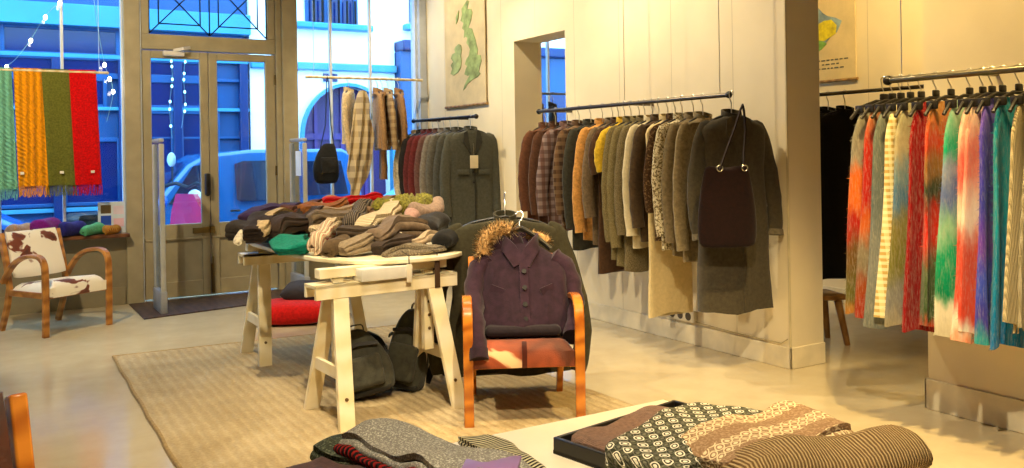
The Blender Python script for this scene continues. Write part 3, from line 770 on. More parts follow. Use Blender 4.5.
# burgundy bag hung from the coat's hanger
bt = thing('shoulder_bag', 'dark burgundy shoulder bag hanging in front of the long grey coat', 'bag', (3.82, 3.885, .81), math.radians(-22))
bg = cloth('#1b0b0b', .2)
R = []
for z, w, t in ((0, .15, .035), (.012, .18, .045), (.12, .19, .05), (.30, .175, .04), (.45, .14, .02), (.48, .13, .012)):
    R.append([V((w * math.copysign(abs(math.cos(a)) ** .6, math.cos(a)), t * math.sin(a) - .03, z + .02 * math.cos(2 * a) * (z > .3))) for a in (2 * PI * k / 24 for k in range(24))])
MB().loft(R).build('body', bg, bt, sub=1)
MB().strap([(-.05, -.045, .46), (-.02, -.06, .56), (.05, -.05, .72), (.11, -.0, .83), (.13, .02, .86), (.13, -.0, .82), (.115, -.05, .70), (.10, -.055, .56), (.105, -.045, .46)], .022, .006, (0, 1, 0)).build('strap', bg, bt)
for s in (-1, 1): MB().tube([(.028 + s * .078 + .018 * math.cos(a), -.052, .475 + .018 * math.sin(a)) for a in (2 * PI * k / 12 for k in range(13))], .004, 6).build('ring', metal('#b9b2a0', .2), bt)
# socket strip on the wall
so = thing('socket_strip', 'white triple socket strip on the right wall just above the floor', 'socket', (4.352, 4.87, .20))
MB().rbox((-.012, 0, 0), (.03, .30, .085), .006).build('plate', paint('#d8ceb4', .4), so)
for k in (-1, 0, 1): MB().cyl((-.028, k * .085, 0), (-.0255, k * .085, 0), .030, 16).build('socket', paint('#4a4234', .5), so)
MB().rbox((-.015, .06, .058), (.03, .05, .03), .008).build('plug', paint('#c8bda0', .4), so)
MB().tube([(-.014, -.15, -.03), (-.008, -.5, -.045), (-.008, -.93, -.045), (-.01, -.985, -.01)], .004, 6).build('wire', paint('#a89a78', .5), so)

# ------------------------------------------------------------------ rack in the far corner
rail('clothes_rail', 'short black clothes rail in the far corner under the map of Britain', (4.10, 7.50, 1.755), (4.10, 8.95, 1.765), .016, metal('#2b2a28', .4), brackets=((.45, (.26, 0, 0)), (.9, (.26, 0, 0))))
G2 = 'coats on the far corner rail'
for i, (y, c, L, sl, lab) in enumerate([
        (8.86, '#d8cdb0', 1.1, .6, 'cream coat at the window end of the corner rail'),
        (8.74, '#2a2625', 1.1, .62, 'black coat between the cream coat and the burgundy coats'),
        (8.61, '#642c2c', 1.08, .62, 'burgundy coat next to the black coat on the corner rail'),
        (8.47, '#6a2b2a', 1.12, .64, 'burgundy coat nearest the grey coats on the corner rail'),
        (8.33, '#6a4a42', 1.12, .64, 'brown coat between the burgundy and grey coats on the corner rail'),
        (8.20, '#80776a', 1.15, .66, 'mid grey coat furthest left of the grey coats on the corner rail'),
        (8.05, '#5f5b50', 1.15, .68, 'grey coat in the middle of the corner rail greys'),
        (7.88, '#4b4a42', 1.15, .72, 'dark grey coat directly behind the front coat in the corner')]):
    garment('coat', lab, 'coat', G2, (4.10, y, 1.76), math.radians(-3 + i % 3 * 2), cloth(c), L=L, W=.42, T=.03, sl=sl, seed=40 + i, fwd=.03)
def cd(t, T, m, L, W):
    coat_detail(.26, (-.50, -.60), True, cloth('#33322d'))(t, T, m, L, W)
    MB().tube([(.0, -T - .015, -.22), (.0, -T - .03, -.34)], .002, 5).build('tag_string', hook_m, t)
    MB().rbox((0, -T - .033, -.40), (.085, .004, .125), .002).build('price_tag', paint('#dccfae', .6), t)
    MB().rbox((W * .5 + .05, -.115, -.80), (.045, .004, .03), .002).build('cuff_label', paint('#dccfae', .6), t)
garment('coat', 'dark grey tailored coat with a white price tag facing out in the far corner', 'coat', G2, (4.09, 7.60, 1.76), math.radians(-8), cloth('#4c4c42', .1), L=1.3, W=.50, T=.055, sl=.76,
        seed=63, flare=.03, detail=cd)

# map of Britain on the wall
def wallmap(name, label, x, y0, y1, z0, z1, polys, paper):
    t = thing(name, label, 'map', (x, (y0 + y1) / 2, z0))
    w, h = (y1 - y0), z1 - z0
    MB().box(-.022, -.012, -w / 2, w / 2, 0, h).build('sheet', paper, t)
    for z in (0, h): MB().cyl((-.017, -w / 2 - .015, z), (-.017, w / 2 + .015, z), .014, 10).build('batten', wood('#a8854c', '#7c5c2c', 'Y', 3), t)
    for pi_, (nm, col, poly) in enumerate(polys):   # u to the right in view = -y
        f = cloth(col, .25, 8, .8)
        v = [(-.0225, w / 2 - u * w, h - q * h) for u, q in poly]; n = len(v)
        MB().add(v + [(-.0265 - .002 * pi_, b, c) for _, b, c in v], [tuple(range(n)), tuple(range(2 * n - 1, n - 1, -1))] + [(i, (i + 1) % n, (i + 1) % n + n, i + n) for i in range(n)]).build(nm, f, t, smooth=False)
    return t
paper = cloth('#cdba90', .06, 5, .8)
GR = '#8a9a62'
gb = [(.52, .10), (.60, .06), (.66, .08), (.60, .15), (.70, .16), (.74, .20), (.70, .27), (.66, .31), (.62, .34), (.72, .36), (.76, .42), (.80, .47), (.83, .53), (.86, .58), (.84, .63), (.93, .64), (.95, .70), (.90, .76), (.88, .80), (.92, .82), (.84, .85), (.74, .86), (.66, .88), (.58, .90), (.52, .94), (.46, .96), (.50, .91), (.57, .86), (.64, .82), (.58, .82), (.50, .80), (.54, .75), (.58, .72), (.52, .70), (.56, .65), (.63, .62), (.66, .56), (.62, .52), (.57, .49), (.60, .44), (.54, .42), (.50, .43), (.52, .36), (.46, .33), (.50, .28), (.42, .25), (.46, .19), (.45, .13)]
ire = [(.28, .50), (.36, .48), (.42, .50), (.44, .55), (.41, .60), (.43, .66), (.40, .73), (.32, .77), (.20, .79), (.12, .77), (.17, .72), (.13, .68), (.20, .65), (.14, .61), (.18, .57), (.26, .56), (.24, .52)]
gbq = lambda P: [(.04 + u * .92, .25 + (q - .06) * .711) for u, q in P]
wallmap('wall_map', 'tall framed map of Britain and Ireland in green on beige, hung high in the corner', 4.36, 7.72, 8.62, 1.90, 3.36, [('island', GR, gbq(gb)), ('island', '#8f9c68', gbq(ire)), ('island', GR, gbq([(.30, .20), (.38, .14), (.36, .22), (.30, .27)])), ('island', GR, gbq([(.66, .01), (.72, .0), (.70, .04)]))], paper)
sam = [(-.05, -.2), (.12, -.16), (.3, -.05), (.40, .06), (.52, .14), (.72, .20), (.86, .28), (.80, .40), (.74, .50), (.60, .56), (.50, .66), (.42, .74), (.32, .80), (.20, .90), (.10, 1.02), (.04, 1.1), (-.05, .9)]
mp_ = wallmap('wall_map', 'wall map of South America in blue, yellow and green seen through the opening', XB, 5.07, 6.02, 2.0, 3.05,
        [('land', '#7d93a0', [(.45 + u * .47, .38 + q * .42) for u, q in sam]),
         ('highlands', '#d9c02c', [(0.510, 0.570), (0.571, 0.502), (0.655, 0.475), (0.739, 0.475), (0.799, 0.529), (0.787, 0.597), (0.727, 0.624), (0.655, 0.651), (0.571, 0.637), (0.510, 0.637)]),
         ('lowlands', '#7fae52', [(0.510, 0.637), (0.583, 0.637), (0.655, 0.658), (0.679, 0.678), (0.619, 0.719), (0.558, 0.746), (0.510, 0.732)]),
         ('southern_land', '#d8b45a', [(0.486, 0.739), (0.553, 0.753), (0.541, 0.800), (0.498, 0.868), (0.375, 0.827)])], cloth('#d8c596', .05, 5, .8))
txt = MB()
for r, (a, b_) in enumerate(((.55, .88), (.62, .80), (.55, .88))):
    u = a
    rr = random.Random(r)
    while u < b_:
        l = rr.uniform(.02, .05)
        txt.box(-.0245, -.0222, .475 - (u + l) * .95, .475 - u * .95, 1.05 - (.815 + r * .035) * 1.05 - .012, 1.05 - (.815 + r * .035) * 1.05); u += l + .018
txt.build('caption', paint('#6a6a5c', .8), mp_, smooth=False)

# ------------------------------------------------------------------ rack of mohair scarves
SX, SZ = 4.07, 1.745
rail('clothes_rail', 'steel clothes rail at the right carrying the bright mohair scarves', (SX, 2.94, SZ), (SX, 1.45, SZ), .017, metal('#8d8672', .3), brackets=((.30, (.225, 0, 0)), (.85, (.225, 0, 0))))
fz = random.Random(5)
def scarf(label, y, m, L=1.06, W=.42, seed=1, fuzz=700, fr=None, T=.019, z=SZ, x=SX, group='scarves on the right hand rail', rz=0, loc=None, hang=True, knitm=None):
    t = thing('scarf', label, 'scarf', loc or (x, y, z), rz, group)
    rnd = random.Random(seed); p = [rnd.uniform(0, 6.28) for _ in range(5)]
    k = 44; R = []; zt = -.13
    for i in range(19):
        f = i / 18; zz = zt - L * f; w = W / 2 * interp(((0, .55), (.06, .80), (.14, .95), (1, 1.24)), f); tt = T * (.35 if i == 0 else 1) * (1 + .35 * f)
        ring = []
        for j in range(k):
            a = 2 * PI * j / k; c, s = math.cos(a), math.sin(a)
            xx = w * math.copysign(abs(c) ** .8, c)
            yy = tt * math.copysign(abs(s) ** .6, s) + (.006 + .018 * f) * math.sin(xx * 30 + p[0] + f) + .008 * f * math.sin(xx * 58 + p[1])
            ring.append(V((xx + .012 * f * math.sin(zz * 5 + p[2]), yy, zz + (.014 * math.sin(xx * 22 + p[3]) if i == 18 else 0))))
        R.append(ring)
    b = MB().loft(R)
    for q in range(fuzz):
        i = rnd.randrange(1, 19); j = rnd.randrange(k); o = R[i][j].lerp(R[i - 1][j], rnd.random()); a = 2 * PI * j / k
        d = V((math.cos(a) * 1.0 + rnd.uniform(-.5, .5), math.sin(a) * .8 + rnd.uniform(-.5, .5), rnd.uniform(-1.2, .2))).normalized() * rnd.uniform(.010, .024)
        sd = V((rnd.uniform(-1, 1), rnd.uniform(-1, 1), rnd.uniform(-1, 1))) * .0011
        b.add([o - sd, o + sd, o + d], [(0, 1, 2)])
    bo = b.build('body', m, t)
    if fr:
        g = MB()
        for q in range(40):
            xx = (rnd.uniform(-.5, .5)) * W * 1.02; yy = rnd.uniform(-T, T); z0 = zt - L + .015
            g.tube([(xx, yy, z0), (xx + rnd.uniform(-.008, .008), yy, z0 - .03), (xx + rnd.uniform(-.012, .012), yy, z0 - rnd.uniform(.055, .075))], .0025, 4)
        g.build('fringe', fr, t)
    if hang:
        h = MB().tube([(-W * .5, 0, zt - .07), (-W * .36, 0, zt - .01), (-.05, 0, zt + .022), (.05, 0, zt + .022), (W * .36, 0, zt - .01), (W * .5, 0, zt - .07)], .009, 8).rbox((0, 0, zt + .045), (.05, .014, .034), .006).build('hanger', hang_m, t)
        arc = [(0, .022 * math.cos(a), .022 * math.sin(a)) for a in (PI * q / 8 - .15 for q in range(10))]
        MB().tube([(0, 0, zt + .06), (0, 0, -.06), (0, .014, -.03)] + arc, .003, 6).build('hook', hook_m, h)
        for s in (-1, 1): MB().rbox((s * W * .37, -.002, zt - .02), (.014, 2 * T + .020, .04), .005).build('clip', hang_m, h)
    return t
sc_list = [
    ('grey, orange and crimson mohair scarf at the left end of the scarf rail', 2.965, ((0, '#b8823a'), (.12, '#6d6a34'), (.3, '#7a5a30'), (.45, '#b3281e'), (.55, '#d8742a'), (.66, '#d8742a'), (.75, '#9a9484'), (1, '#8d8a78'))),
    ('orange and red mohair scarf second from the left on the scarf rail', 2.915, ((0, '#a8301e'), (.15, '#a0522a'), (.3, '#8a7f68'), (.45, '#c86a30'), (.6, '#b81f1c'), (.78, '#c03020'), (1, '#b08050'))),
    ('plain blue grey mohair scarf left of the gold checked one', 2.865, ((0, '#7c8078'), (.3, '#8b8e88'), (.6, '#6f7a78'), (1, '#7c8478'))),
    ('cream and gold checked scarf between blue grey and sage scarves', 2.81, None),
    ('sage, blue and olive mohair scarf left of the plain red one', 2.75, ((0, '#a39a80'), (.14, '#8a8a84'), (.3, '#7d7a38'), (.45, '#8a8248'), (.58, '#5b84a0'), (.68, '#7d98a0'), (.8, '#c0b490'), (1, '#a8a684'))),
    ('plain bright red mohair scarf', 2.67, ((0, '#980610'), (1, '#a00812'))),
    ('orange, green and brown blotched mohair scarf right of the red one', 2.59, ((0, '#c0401c'), (.08, '#3c5a2c'), (.25, '#5a6a40'), (.38, '#d8301c'), (.5, '#c8301c'), (.6, '#3f4a2c'), (.7, '#a8783a'), (.82, '#d84a22'), (1, '#c0904a'))),
    ('mint green, blue and white mohair scarf', 2.495, ((0, '#d8d2b8'), (.12, '#e8e2cc'), (.2, '#109a6a'), (.35, '#1fae7c'), (.45, '#9ac8a4'), (.6, '#6b7fb4'), (.7, '#9aa8c0'), (.8, '#20b48c'), (1, '#b8d0b8'))),
    ('coral and white mohair scarf with pale pink top', 2.43, ((0, '#e8a078'), (.1, '#f0e4d0'), (.2, '#d86048'), (.42, '#d8583c'), (.55, '#f0dcc8'), (.7, '#e8786a'), (.85, '#f0c4b0'), (1, '#f0dcc8'))),
    ('white mohair scarf with soft coral ends next to the purple one', 2.385, ((0, '#f0e8d8'), (.1, '#e05a40'), (.35, '#d8604a'), (.5, '#f0e0d0'), (.75, '#e88a78'), (1, '#f4e0c4'))),
    ('violet blue mohair scarf with a turquoise foot', 2.335, ((0, '#3fb0b0'), (.1, '#5a50b4'), (.25, '#4a60cc'), (.4, '#8050b8'), (.6, '#4444b8'), (.8, '#6050c4'), (1, '#8464c8'))),
    ('turquoise teal mohair scarf left of the cream fringed one', 2.26, ((0, '#1478b0'), (.3, '#1290b0'), (.6, '#1aa2b0'), (1, '#0c96a6'))),
]
for i, (lab, y, st) in enumerate(sc_list):
    scarf(lab, y, mohair(st, i * 1.3) if st else plaid('#d8c890', '#b08c3c', '#efe6c4', 10), L=1.08 + .02 * (i % 3), W=.42, seed=i + 9, fuzz=1500 if st else 300, rz=math.radians((-14, -9, -5, -2)[i] if i < 4 else 0))
scarf('cream ribbed scarf with tasselled fringe at the right edge', 2.185, bands('#c8b890', '#a89a74', 60, 'X', .3), L=1.0, seed=50, fuzz=0, fr=cloth('#b8a880'))
scarf('pale grey ribbed scarf behind the cream fringed one, cut off by the right edge', 2.11, bands('#b0a68a', '#948a6c', 60, 'X', .3), L=1.0, seed=51, fuzz=0, fr=cloth('#a89c7c'))

# back room beyond the opening
rail('clothes_rail', 'dark clothes rail in the back room seen through the opening by the pillar', (5.45, 3.62, 1.80), (5.45, 5.7, 1.80), .014, rail_m, wires=(.1, .9))
for i, (y, c, lab) in enumerate([(4.30, '#17140f', 'black coat at the near end of the back room rail'), (4.45, '#1f1a13', 'very dark brown coat second on the back room rail'), (4.60, '#15130f', 'black coat third on the back room rail'), (4.76, '#231d16', 'dark brown coat fourth on the back room rail'), (4.92, '#14130f', 'black coat furthest in on the back room rail')]):
    garment('coat', lab, 'coat', 'dark coats on the back room rail', (5.45, y, 1.80), math.radians(6 * i - 14), cloth(c), L=1.36, W=.56, T=.05, sl=.80, seed=90 + i, rip=.015)
st = thing('stool', 'low light wooden stool on the back room floor behind the pillar', 'stool', (5.05, 4.32, 0), math.radians(-20))
ow = wood('#a9783c', '#7a5020', 'X', 3)
MB().rbox((0, 0, .34), (.46, .30, .035), .012).build('seat', ow, st)
for sx in (-1, 1):
    for sy in (-1, 1): MB().tube([(sx * .17, sy * .09, .33), (sx * .22, sy * .13, 0)], [.028, .02], 10).build('leg', ow, st)
# rail by the back room window, seen through the doorway
rail('clothes_rail', 'steel clothes rail by the back room window, seen through the doorway', (4.95, 8.35, 2.06), (6.3, 8.35, 2.06), .014, metal('#7d7a74', .35), wires=(.05, .95))
for i, (x, c, lab, L) in enumerate([(5.02, '#1e1c22', 'black garment by the doorway on the window rail', .9), (5.2, '#3a2838', 'plum garment on the back room window rail', .95), (5.38, '#5a4a3a', 'brown garment on the back room window rail', .9), (5.56, '#3b3a3c', 'charcoal garment on the back room window rail', .9)]):
    garment('jacket', lab, 'jacket', 'jackets on the back room window rail', (x, 8.35, 2.06), math.radians(60), cloth(c), L=L, W=.40, T=.04, sl=.6, seed=120 + i)
# ------------------------------------------------------------------ left window display
pole = wood('#e6d6ae', '#c8ac78', 'X', 3)
rail('display_pole', 'pale wooden pole hung across the left window with four scarves over it', (-1.3, 9.0, 2.205), (1.0, 9.0, 2.205), .012, pole, wires=(.03, .6, .97), cat='pole')
def drape(label, x, m, L, W, lean, fringe, seed, tagx):
    t = thing('scarf', label, 'scarf', (x, 9.0, 2.205), 0, 'scarves hanging in the left window')
    rnd = random.Random(seed); p = [rnd.uniform(0, 6) for _ in range(3)]; k = 40; R = []
    for i in range(16):
        f = i / 15; z = .022 - L * f; w = W / 2 * (1 + .06 * f); T = (.018 if i else .004)
        R.append([V((w * math.copysign(abs(math.cos(a)) ** .8, math.cos(a)) + lean * f, T * math.copysign(abs(math.sin(a)) ** .6, math.sin(a)) + .012 * f * math.sin(w * math.cos(a) * 40 + p[0]), z)) for a in (2 * PI * j / k for j in range(k))])
    MB().loft(R).build('body', m, t)
    g = MB()
    for q in range(46):
        xx = lean + (q / 45 - .5) * W * 1.05; yy = rnd.uniform(-.015, .015)
        g.tube([(xx, yy, .03 - L), (xx + rnd.uniform(-.006, .006), yy, -.02 - L), (xx + rnd.uniform(-.012, .012), yy, -.022 - L - rnd.uniform(.03, .06))], .0026, 4)
    g.build('fringe', fringe, t)
    if tagx is not None: MB().rbox((lean + tagx, -.034, .14 - L), (.032, .003, .024), .001).build('label_tag', paint('#e8e0d0', .5), t)
drape('sea green cable knit scarf at the left edge of the window pole', .10, cable('#74b89e'), 1.08, .24, .03, cloth('#74b89e'), 1, None)
drape('mustard orange cable knit scarf on the window pole', .345, cable('#f09a10'), 1.06, .225, .035, cloth('#f09a10'), 2, -.09)
drape('olive green scarf on the window pole between mustard and red', .565, knit('#6e702c', 70), 1.06, .225, .04, cloth('#6e702c'), 3, .0)
drape('bright red scarf at the right end of the window pole', .79, knit('#dc0c10', 70), 1.06, .225, .03, cloth('#c00c10'), 4, .04)

# ------------------------------------------------------------------ knitted things
def outline(path, t):
    n = len(path); L_, R_ = [], []
    for i in range(n):
        a = V(path[max(i - 1, 0)]); b = V(path[min(i + 1, n - 1)]); d = (b - a).normalized(); nn = V((-d.y, d.x))
        p = V(path[i]); L_.append(p + nn * t / 2); R_.append(p - nn * t / 2)
    return L_ + R_[::-1]
def serp(w, layers, t, gap=1.08):
    P = []; h = t * gap
    for i in range(layers):
        z = t / 2 + i * h; s = 1 if i % 2 == 0 else -1; ww = w / 2 - h / 2
        for q in range(9): P.append((s * (-ww + 2 * ww * q / 8), z))
        if i < layers - 1:
            for q in range(1, 6): 
                a = -PI / 2 + PI * q / 6; P.append((s * (ww + h / 2 * math.cos(a)), z + h / 2 + h / 2 * math.sin(a)))
    return P
def spiral(r, t, turns, flat=1.0):
    P = []; n = int(turns * 16)
    for i in range(n + 1):
        a = 2 * PI * i / 16; rr = r - t / 2 - (t * 1.3) * i / 16
        if rr < t * .55: break
        P.append((rr * math.cos(a - PI / 2), r * flat + rr * math.sin(a - PI / 2) * flat))
    return P
def knitted(name, label, cat, group, loc, rz, m, path, t, l, amp=.015, seed=0, bend=0.0, droop=0.0, n=22, taper=0.0, crease=.022, soft=1.0):
    """a strip folded or rolled in cross-section (x,z), lying along y"""
    o2 = outline([V(p) for p in path], t); R = []; rnd = random.Random(seed); ph = [rnd.uniform(0, 6.28) for _ in range(4)]
    zmax = max(p.y for p in o2)
    for i in range(n + 1):
        f = i / n; y = (f - .5) * l; q_ = abs(2 * f - 1); e = max(.05, 1 - q_ ** 7) ** .25; kx = (.62 + .38 * e) * (1 - taper * f); kz = (.45 + .55 * e) * (1 - taper * f)
        R.append([V((p.x * kx + bend * (f - .5) ** 2 * 4 + .8 * amp * math.sin(7 * f + ph[0]) * soft, y + .25 * amp * math.sin(p.x * 20 + ph[3]),
                     p.y * kz + amp * (p.y / zmax) * (.5 + .5 * math.sin(y * 17 + p.x * 11 + ph[1])) - droop * max(0, abs(f - .5) * 2 - .6) ** 2)) for p in o2])
    so_ = V((seed * 3.7, seed * 1.3, 0))
    def cr(p):
        k = min(1, p.z / .04) * crease
        return p + V((noise.noise(p * 7 + so_), noise.noise(p * 7 + so_ + V((9, 0, 0))), noise.noise(p * 9 + so_ + V((0, 9, 0))))) * k
    o = MB().loft(R).warp(cr).build(name, m, smooth=True, auto=60)
    tag(o, label, cat, group); put(o, loc, rz); return o
def fold(label, loc, rz, m, w, l, layers=3, t=.028, group=None, name='folded_scarf', cat='scarf', gap=1.18, **k):
    return knitted(name, label, cat, group, loc, rz, m, serp(w, max(2, round(layers * 1.6)), t * .56, gap), t * .56, l, **k)
def roll(label, loc, rz, m, r, l, t=.022, flat=.8, turns=4, group=None, name='rolled_scarf', cat='scarf', **k):
    return knitted(name, label, cat, group, loc, rz, m, spiral(r, t * .7, turns, flat), t * .7, l, **k)
D = math.radians
# rolled woollens on the left sill
GS = 'rolled woollens on the left window sill'
for i, (x, c, r, l, lab, y) in enumerate([
        (-.02, '#4fb4c4', .085, .22, 'turquoise rolled scarf on the sill at the left edge', 9.09),
        (.26, '#b08c70', .075, .22, 'beige and pink rolled scarf on the sill right of the turquoise one', 9.08),
        (.47, '#7a1470', .095, .24, 'magenta purple rolled scarf on the window sill', 9.09),
        (.69, '#2a2670', .075, .24, 'navy blue rolled scarf on the window sill', 9.09),
        (.87, '#5cae7c', .055, .24, 'soft green folded scarf on the window sill', 9.09),
        (1.03, '#c88a3c', .042, .22, 'yellow and rust folded scarf at the right end of the sill', 9.09)]):
    roll(lab, (x, y + .02, ZS), D(-62 + 12 * (i % 3)), knit(c, 60, 'Y') if i != 5 else bands('#d8b04c', '#b8481c', 60, 'X'), r * 1.15, l, .026, .85, 4, GS, seed=i, amp=.01)
pb = thing('poster', 'small white poster card with coloured squares standing on the right of the left sill', 'poster', (1.05, 9.2, ZS), D(-4))
MB().box(-.13, .11, -.006, 0, 0.0, .30).build('card', paint('#c9d6e4', .6), pb)
for r_, (cx, cz, c) in enumerate([(-.06, .23, '#6b5a3c'), (-.06, .13, '#1c48b0'), (-.06, .05, '#2a60c8'), (.05, .22, '#d8c8d8'), (.05, .10, '#e0b8c8')]):
    MB().box(cx - .045, cx + .045, -.008, -.006, cz - .04, cz + .04).build('picture', paint(c, .6), pb, smooth=False)
# fairy lights
def fairy(label, pts, bulbs, lc='#ffe9cf', ls=14):
    t = thing('string_light', label, 'string light', (pts[0][0], pts[0][1], pts[0][2]), 0, 'string lights hanging in the left window'); o = V(pts[0])
    w = MB().tube([V(p) - o for p in smooth_path(pts, 4)], .003, 5).build('wire', paint('#6fa7b0', .4), t)
    P = [V(p) - o for p in smooth_path(pts, 4)]
    for f in bulbs:
        q = P[int(f * (len(P) - 1))]
        MB().ball(q + V((0, -.01, -.012)), .016 if ls > 9 else .011, 10, (1, 1, 1.4)).build('bulb', lamp(lc, ls), t)
fairy('string of small white lights falling diagonally across the left window above the scarves', [(.62, 9.12, 2.86), (.50, 9.12, 2.72), (.38, 9.12, 2.50), (.26, 9.12, 2.32), (.17, 9.12, 2.24)], (0.02, .3, .55, .98))
fairy('string of small lights hanging at the right of the left window beside the red scarf', [(.88, 9.12, 3.2), (.93, 9.12, 2.7), (.99, 9.12, 2.3), (1.06, 9.12, 2.05), (1.0, 9.12, 1.75)], (.55, .68, .8))
fairy('string of small lights hanging behind the left door pane', [(1.62, 9.32, 2.42), (1.63, 9.32, 2.2), (1.6, 9.32, 1.9), (1.62, 9.32, 1.6)], (.02, .12, .24, .36, .48, .60, .72, .84), '#9fe8d8', 5)
fairy('second string of small lights behind the left door pane, nearer the middle', [(1.76, 9.32, 2.42), (1.74, 9.32, 2.2), (1.75, 9.32, 1.95), (1.71, 9.32, 1.7)], (.02, .14, .27, .40, .54, .68, .82), '#9fe8d8', 5)

# ------------------------------------------------------------------ right window display
rail('display_pole', 'pale wooden pole across the right window holding the bag, shawl and brown jackets', (2.90, 8.98, 2.225), (4.22, 8.98, 2.225), .015, pole, wires=(.06, .95), cat='pole')
hb = thing('shoulder_bag', 'black shoulder bag hanging by its strap in the right window', 'bag', (3.09, 8.96, 1.10))
R = []
for z, w, t in ((0, .09, .03), (.02, .13, .05), (.14, .15, .06), (.28, .125, .05), (.40, .08, .03), (.43, .05, .015)):
    R.append([V((w * math.copysign(abs(math.cos(a)) ** .7, math.cos(a)) + (.03 if z > .35 else 0), t * math.sin(a), z)) for a in (2 * PI * k / 22 for k in range(22))])
MB().loft(R).build('body', cloth('#232323'), hb, sub=1)
MB().strap([(-.06, 0, .38), (.0, 0, .62), (.02, 0, 1.08), (.025, 0, 1.135), (.04, 0, 1.08), (.06, 0, .62), (.09, 0, .40)], .02, .005, (0, 1, 0)).build('strap', blk, hb)
MB().rbox((.01, -.055, .2), (.17, .03, .16), .012).build('pocket', cloth('#2b2a29'), hb)
cp = cloth('#c9b28a')
cc = garment('coat', 'cream coat hanging in the right window beside the black bag', 'coat', 'clothes in the right window', (3.36, 8.98, 2.225), D(55), cp, L=.70, W=.38, T=.05, sl=.6, seed=201, fwd=.06)
t = thing('shawl', 'beige and grey checked shawl trailing down from the cream coat in the right window', 'shawl', (3.42, 8.90, 2.10), D(20), 'clothes in the right window')
R = []
for i in range(17):
    f = i / 16; z = -.02 - 1.14 * f; w = interp(((0, .05), (.15, .10), (.45, .17), (.75, .15), (1, .04)), f); 
    R.append([V((w * math.cos(a) - .13 * f * f, -.09 + .028 * math.sin(a) + .018 * math.sin(w * math.cos(a) * 60 + f * 4), z)) for a in (2 * PI * j / 30 for j in range(30))])
MB().loft(R).build('body', plaid('#c2ab82', '#94887a', '#d8c8a6', 2.6), t)
g = MB()
for q in range(30):
    xx = -.13 + (q / 29 - .5) * .14; g.tube([(xx, -.09, -1.15), (xx - .005, -.092, -1.23)], .003, 4)
g.build('fringe', cloth('#a08a64'), t)
for i, (x, m, L, lab) in enumerate([(3.69, cloth('#a07c54'), .76, 'camel brown jacket left of the checked one in the right window'), (3.815, plaid('#a48660', '#7c6650', '#c4ac84', 4), .74, 'brown checked jacket between two camel jackets in the right window'), (3.94, cloth('#97724c'), .74, 'brown jacket at the right end of the right window pole')]):
    o = garment('jacket', lab, 'jacket', 'clothes in the right window', (x, 8.98, 2.225), D(78), m, L=L, W=.36, T=.03, sl=.56, seed=210 + i, fwd=.03)
    MB().rbox((-.20, -.062, -.69), (.04, .004, .035), .002).build('cuff_label', paint('#d8cdb4', .6), o)
t = garment('skirt', 'brown skirt hanging below the left camel jacket in the right window', 'skirt', 'clothes in the right window', (3.755, 9.0, 2.225), D(70), cloth('#86623e'), L=1.09, W=.30, T=.03, sleeves=False, collar=False, seed=230)

# ------------------------------------------------------------------ the heap of woollens on the big table
GT = 'woollens heaped on the pine table'
Z0 = TZ + .001
def A(u, v, z): p = at(u, v, z); return (p.x, p.y, p.z)
H = -31
fold('large folded brown blanket in the middle of the table, under the heap', (2.06, 5.62, Z0), D(10), cloth('#5f4a34'), .62, .62, 3, .034, GT, 'folded_blanket', 'blanket', seed=1)
fold('folded dark taupe blanket under the near end of the heap', (2.06, 5.08, Z0), D(-20), cloth('#4d4136'), .56, .40, 2, .03, GT, 'folded_blanket', 'blanket', seed=2)
fold('folded brown flecked blanket under the back of the heap by the red scarf', (2.12, 6.16, Z0), D(4), fleck('#5a4634', '#8a7454'), .74, .40, 4, .048, GT, 'folded_blanket', 'blanket', seed=3)
fold('dark brown folded blanket under the left end of the heap', (1.72, 5.86, Z0), D(14), cloth('#3f3229'), .32, .56, 3, .03, GT, 'folded_blanket', 'blanket', seed=5)
def onpile(u, v, lift=0.0):
    r = ray(u, v); d_ = r.x * sT + r.y * cT; r = r / d_          # unit depth
    d = (EYE - (TZ + .005) + .14 * 4.92) / (-r.z + .14)
    return V((r.x * d, r.y * d, EYE + r.z * d + lift))
def lay(label, a, b, m, w, layers=2, t=.022, kind='fold', lift=.0, name='folded_scarf', cat='scarf', **k):
    """a soft piece lying on the slope of the heap between two points"""
    p, q = onpile(*a), onpile(*b); d = q - p; l = d.length; y = d.normalized(); x = y.cross(V((0, 0, 1))).normalized(); z = x.cross(y)
    c = (p + q) / 2 + z * (lift - .012)
    if kind == 'fold': o = fold(label, (0, 0, 0), 0, m, w, l, layers, t, GT, name, cat, **k)
    else: o = roll(label, (0, 0, 0), 0, m, w / 2, l, t, k.pop('flat', .75), 4, GT, name, cat, **k)
    o.matrix_basis = Matrix.Translation(c) @ Matrix((x, y, z)).transposed().to_4x4()
    return o
lay('dark purple scarf at the back left of the heap', (246, 226), (296, 212), cloth('#3b2748'), .17, 3, seed=9, amp=.02, lift=.02)
lay('charcoal scarf folded over the far left corner of the table', (240, 239), (272, 226), cloth('#37312d'), .17, 3, .026, seed=6, amp=.03)
lay('dark brown scarf sloping down to the left end of the table', (250, 244), (292, 221), cloth('#2f251f'), .13, 3, .024, seed=7, amp=.03, lift=.015)
lay('light beige scarf strip looping over the dark scarves at the left', (256, 243), (294, 219), cloth('#bda57c'), .075, 2, .022, seed=8, amp=.04, lift=.05)
lay('cream scarf end curled at the far left table corner', (238, 244), (246, 232), cloth('#ddd2b8'), .07, 2, .02, 'roll', seed=10)
lay('dark chocolate scarf rising behind the teal throw', (272, 240), (322, 221), cloth('#382a20'), .15, 3, .024, seed=11, amp=.03, lift=.02)
lay('rust brown scarf in the middle of the back of the heap', (300, 222), (344, 213), cloth('#8a5426'), .15, 3, .024, seed=12, amp=.03, lift=.02)
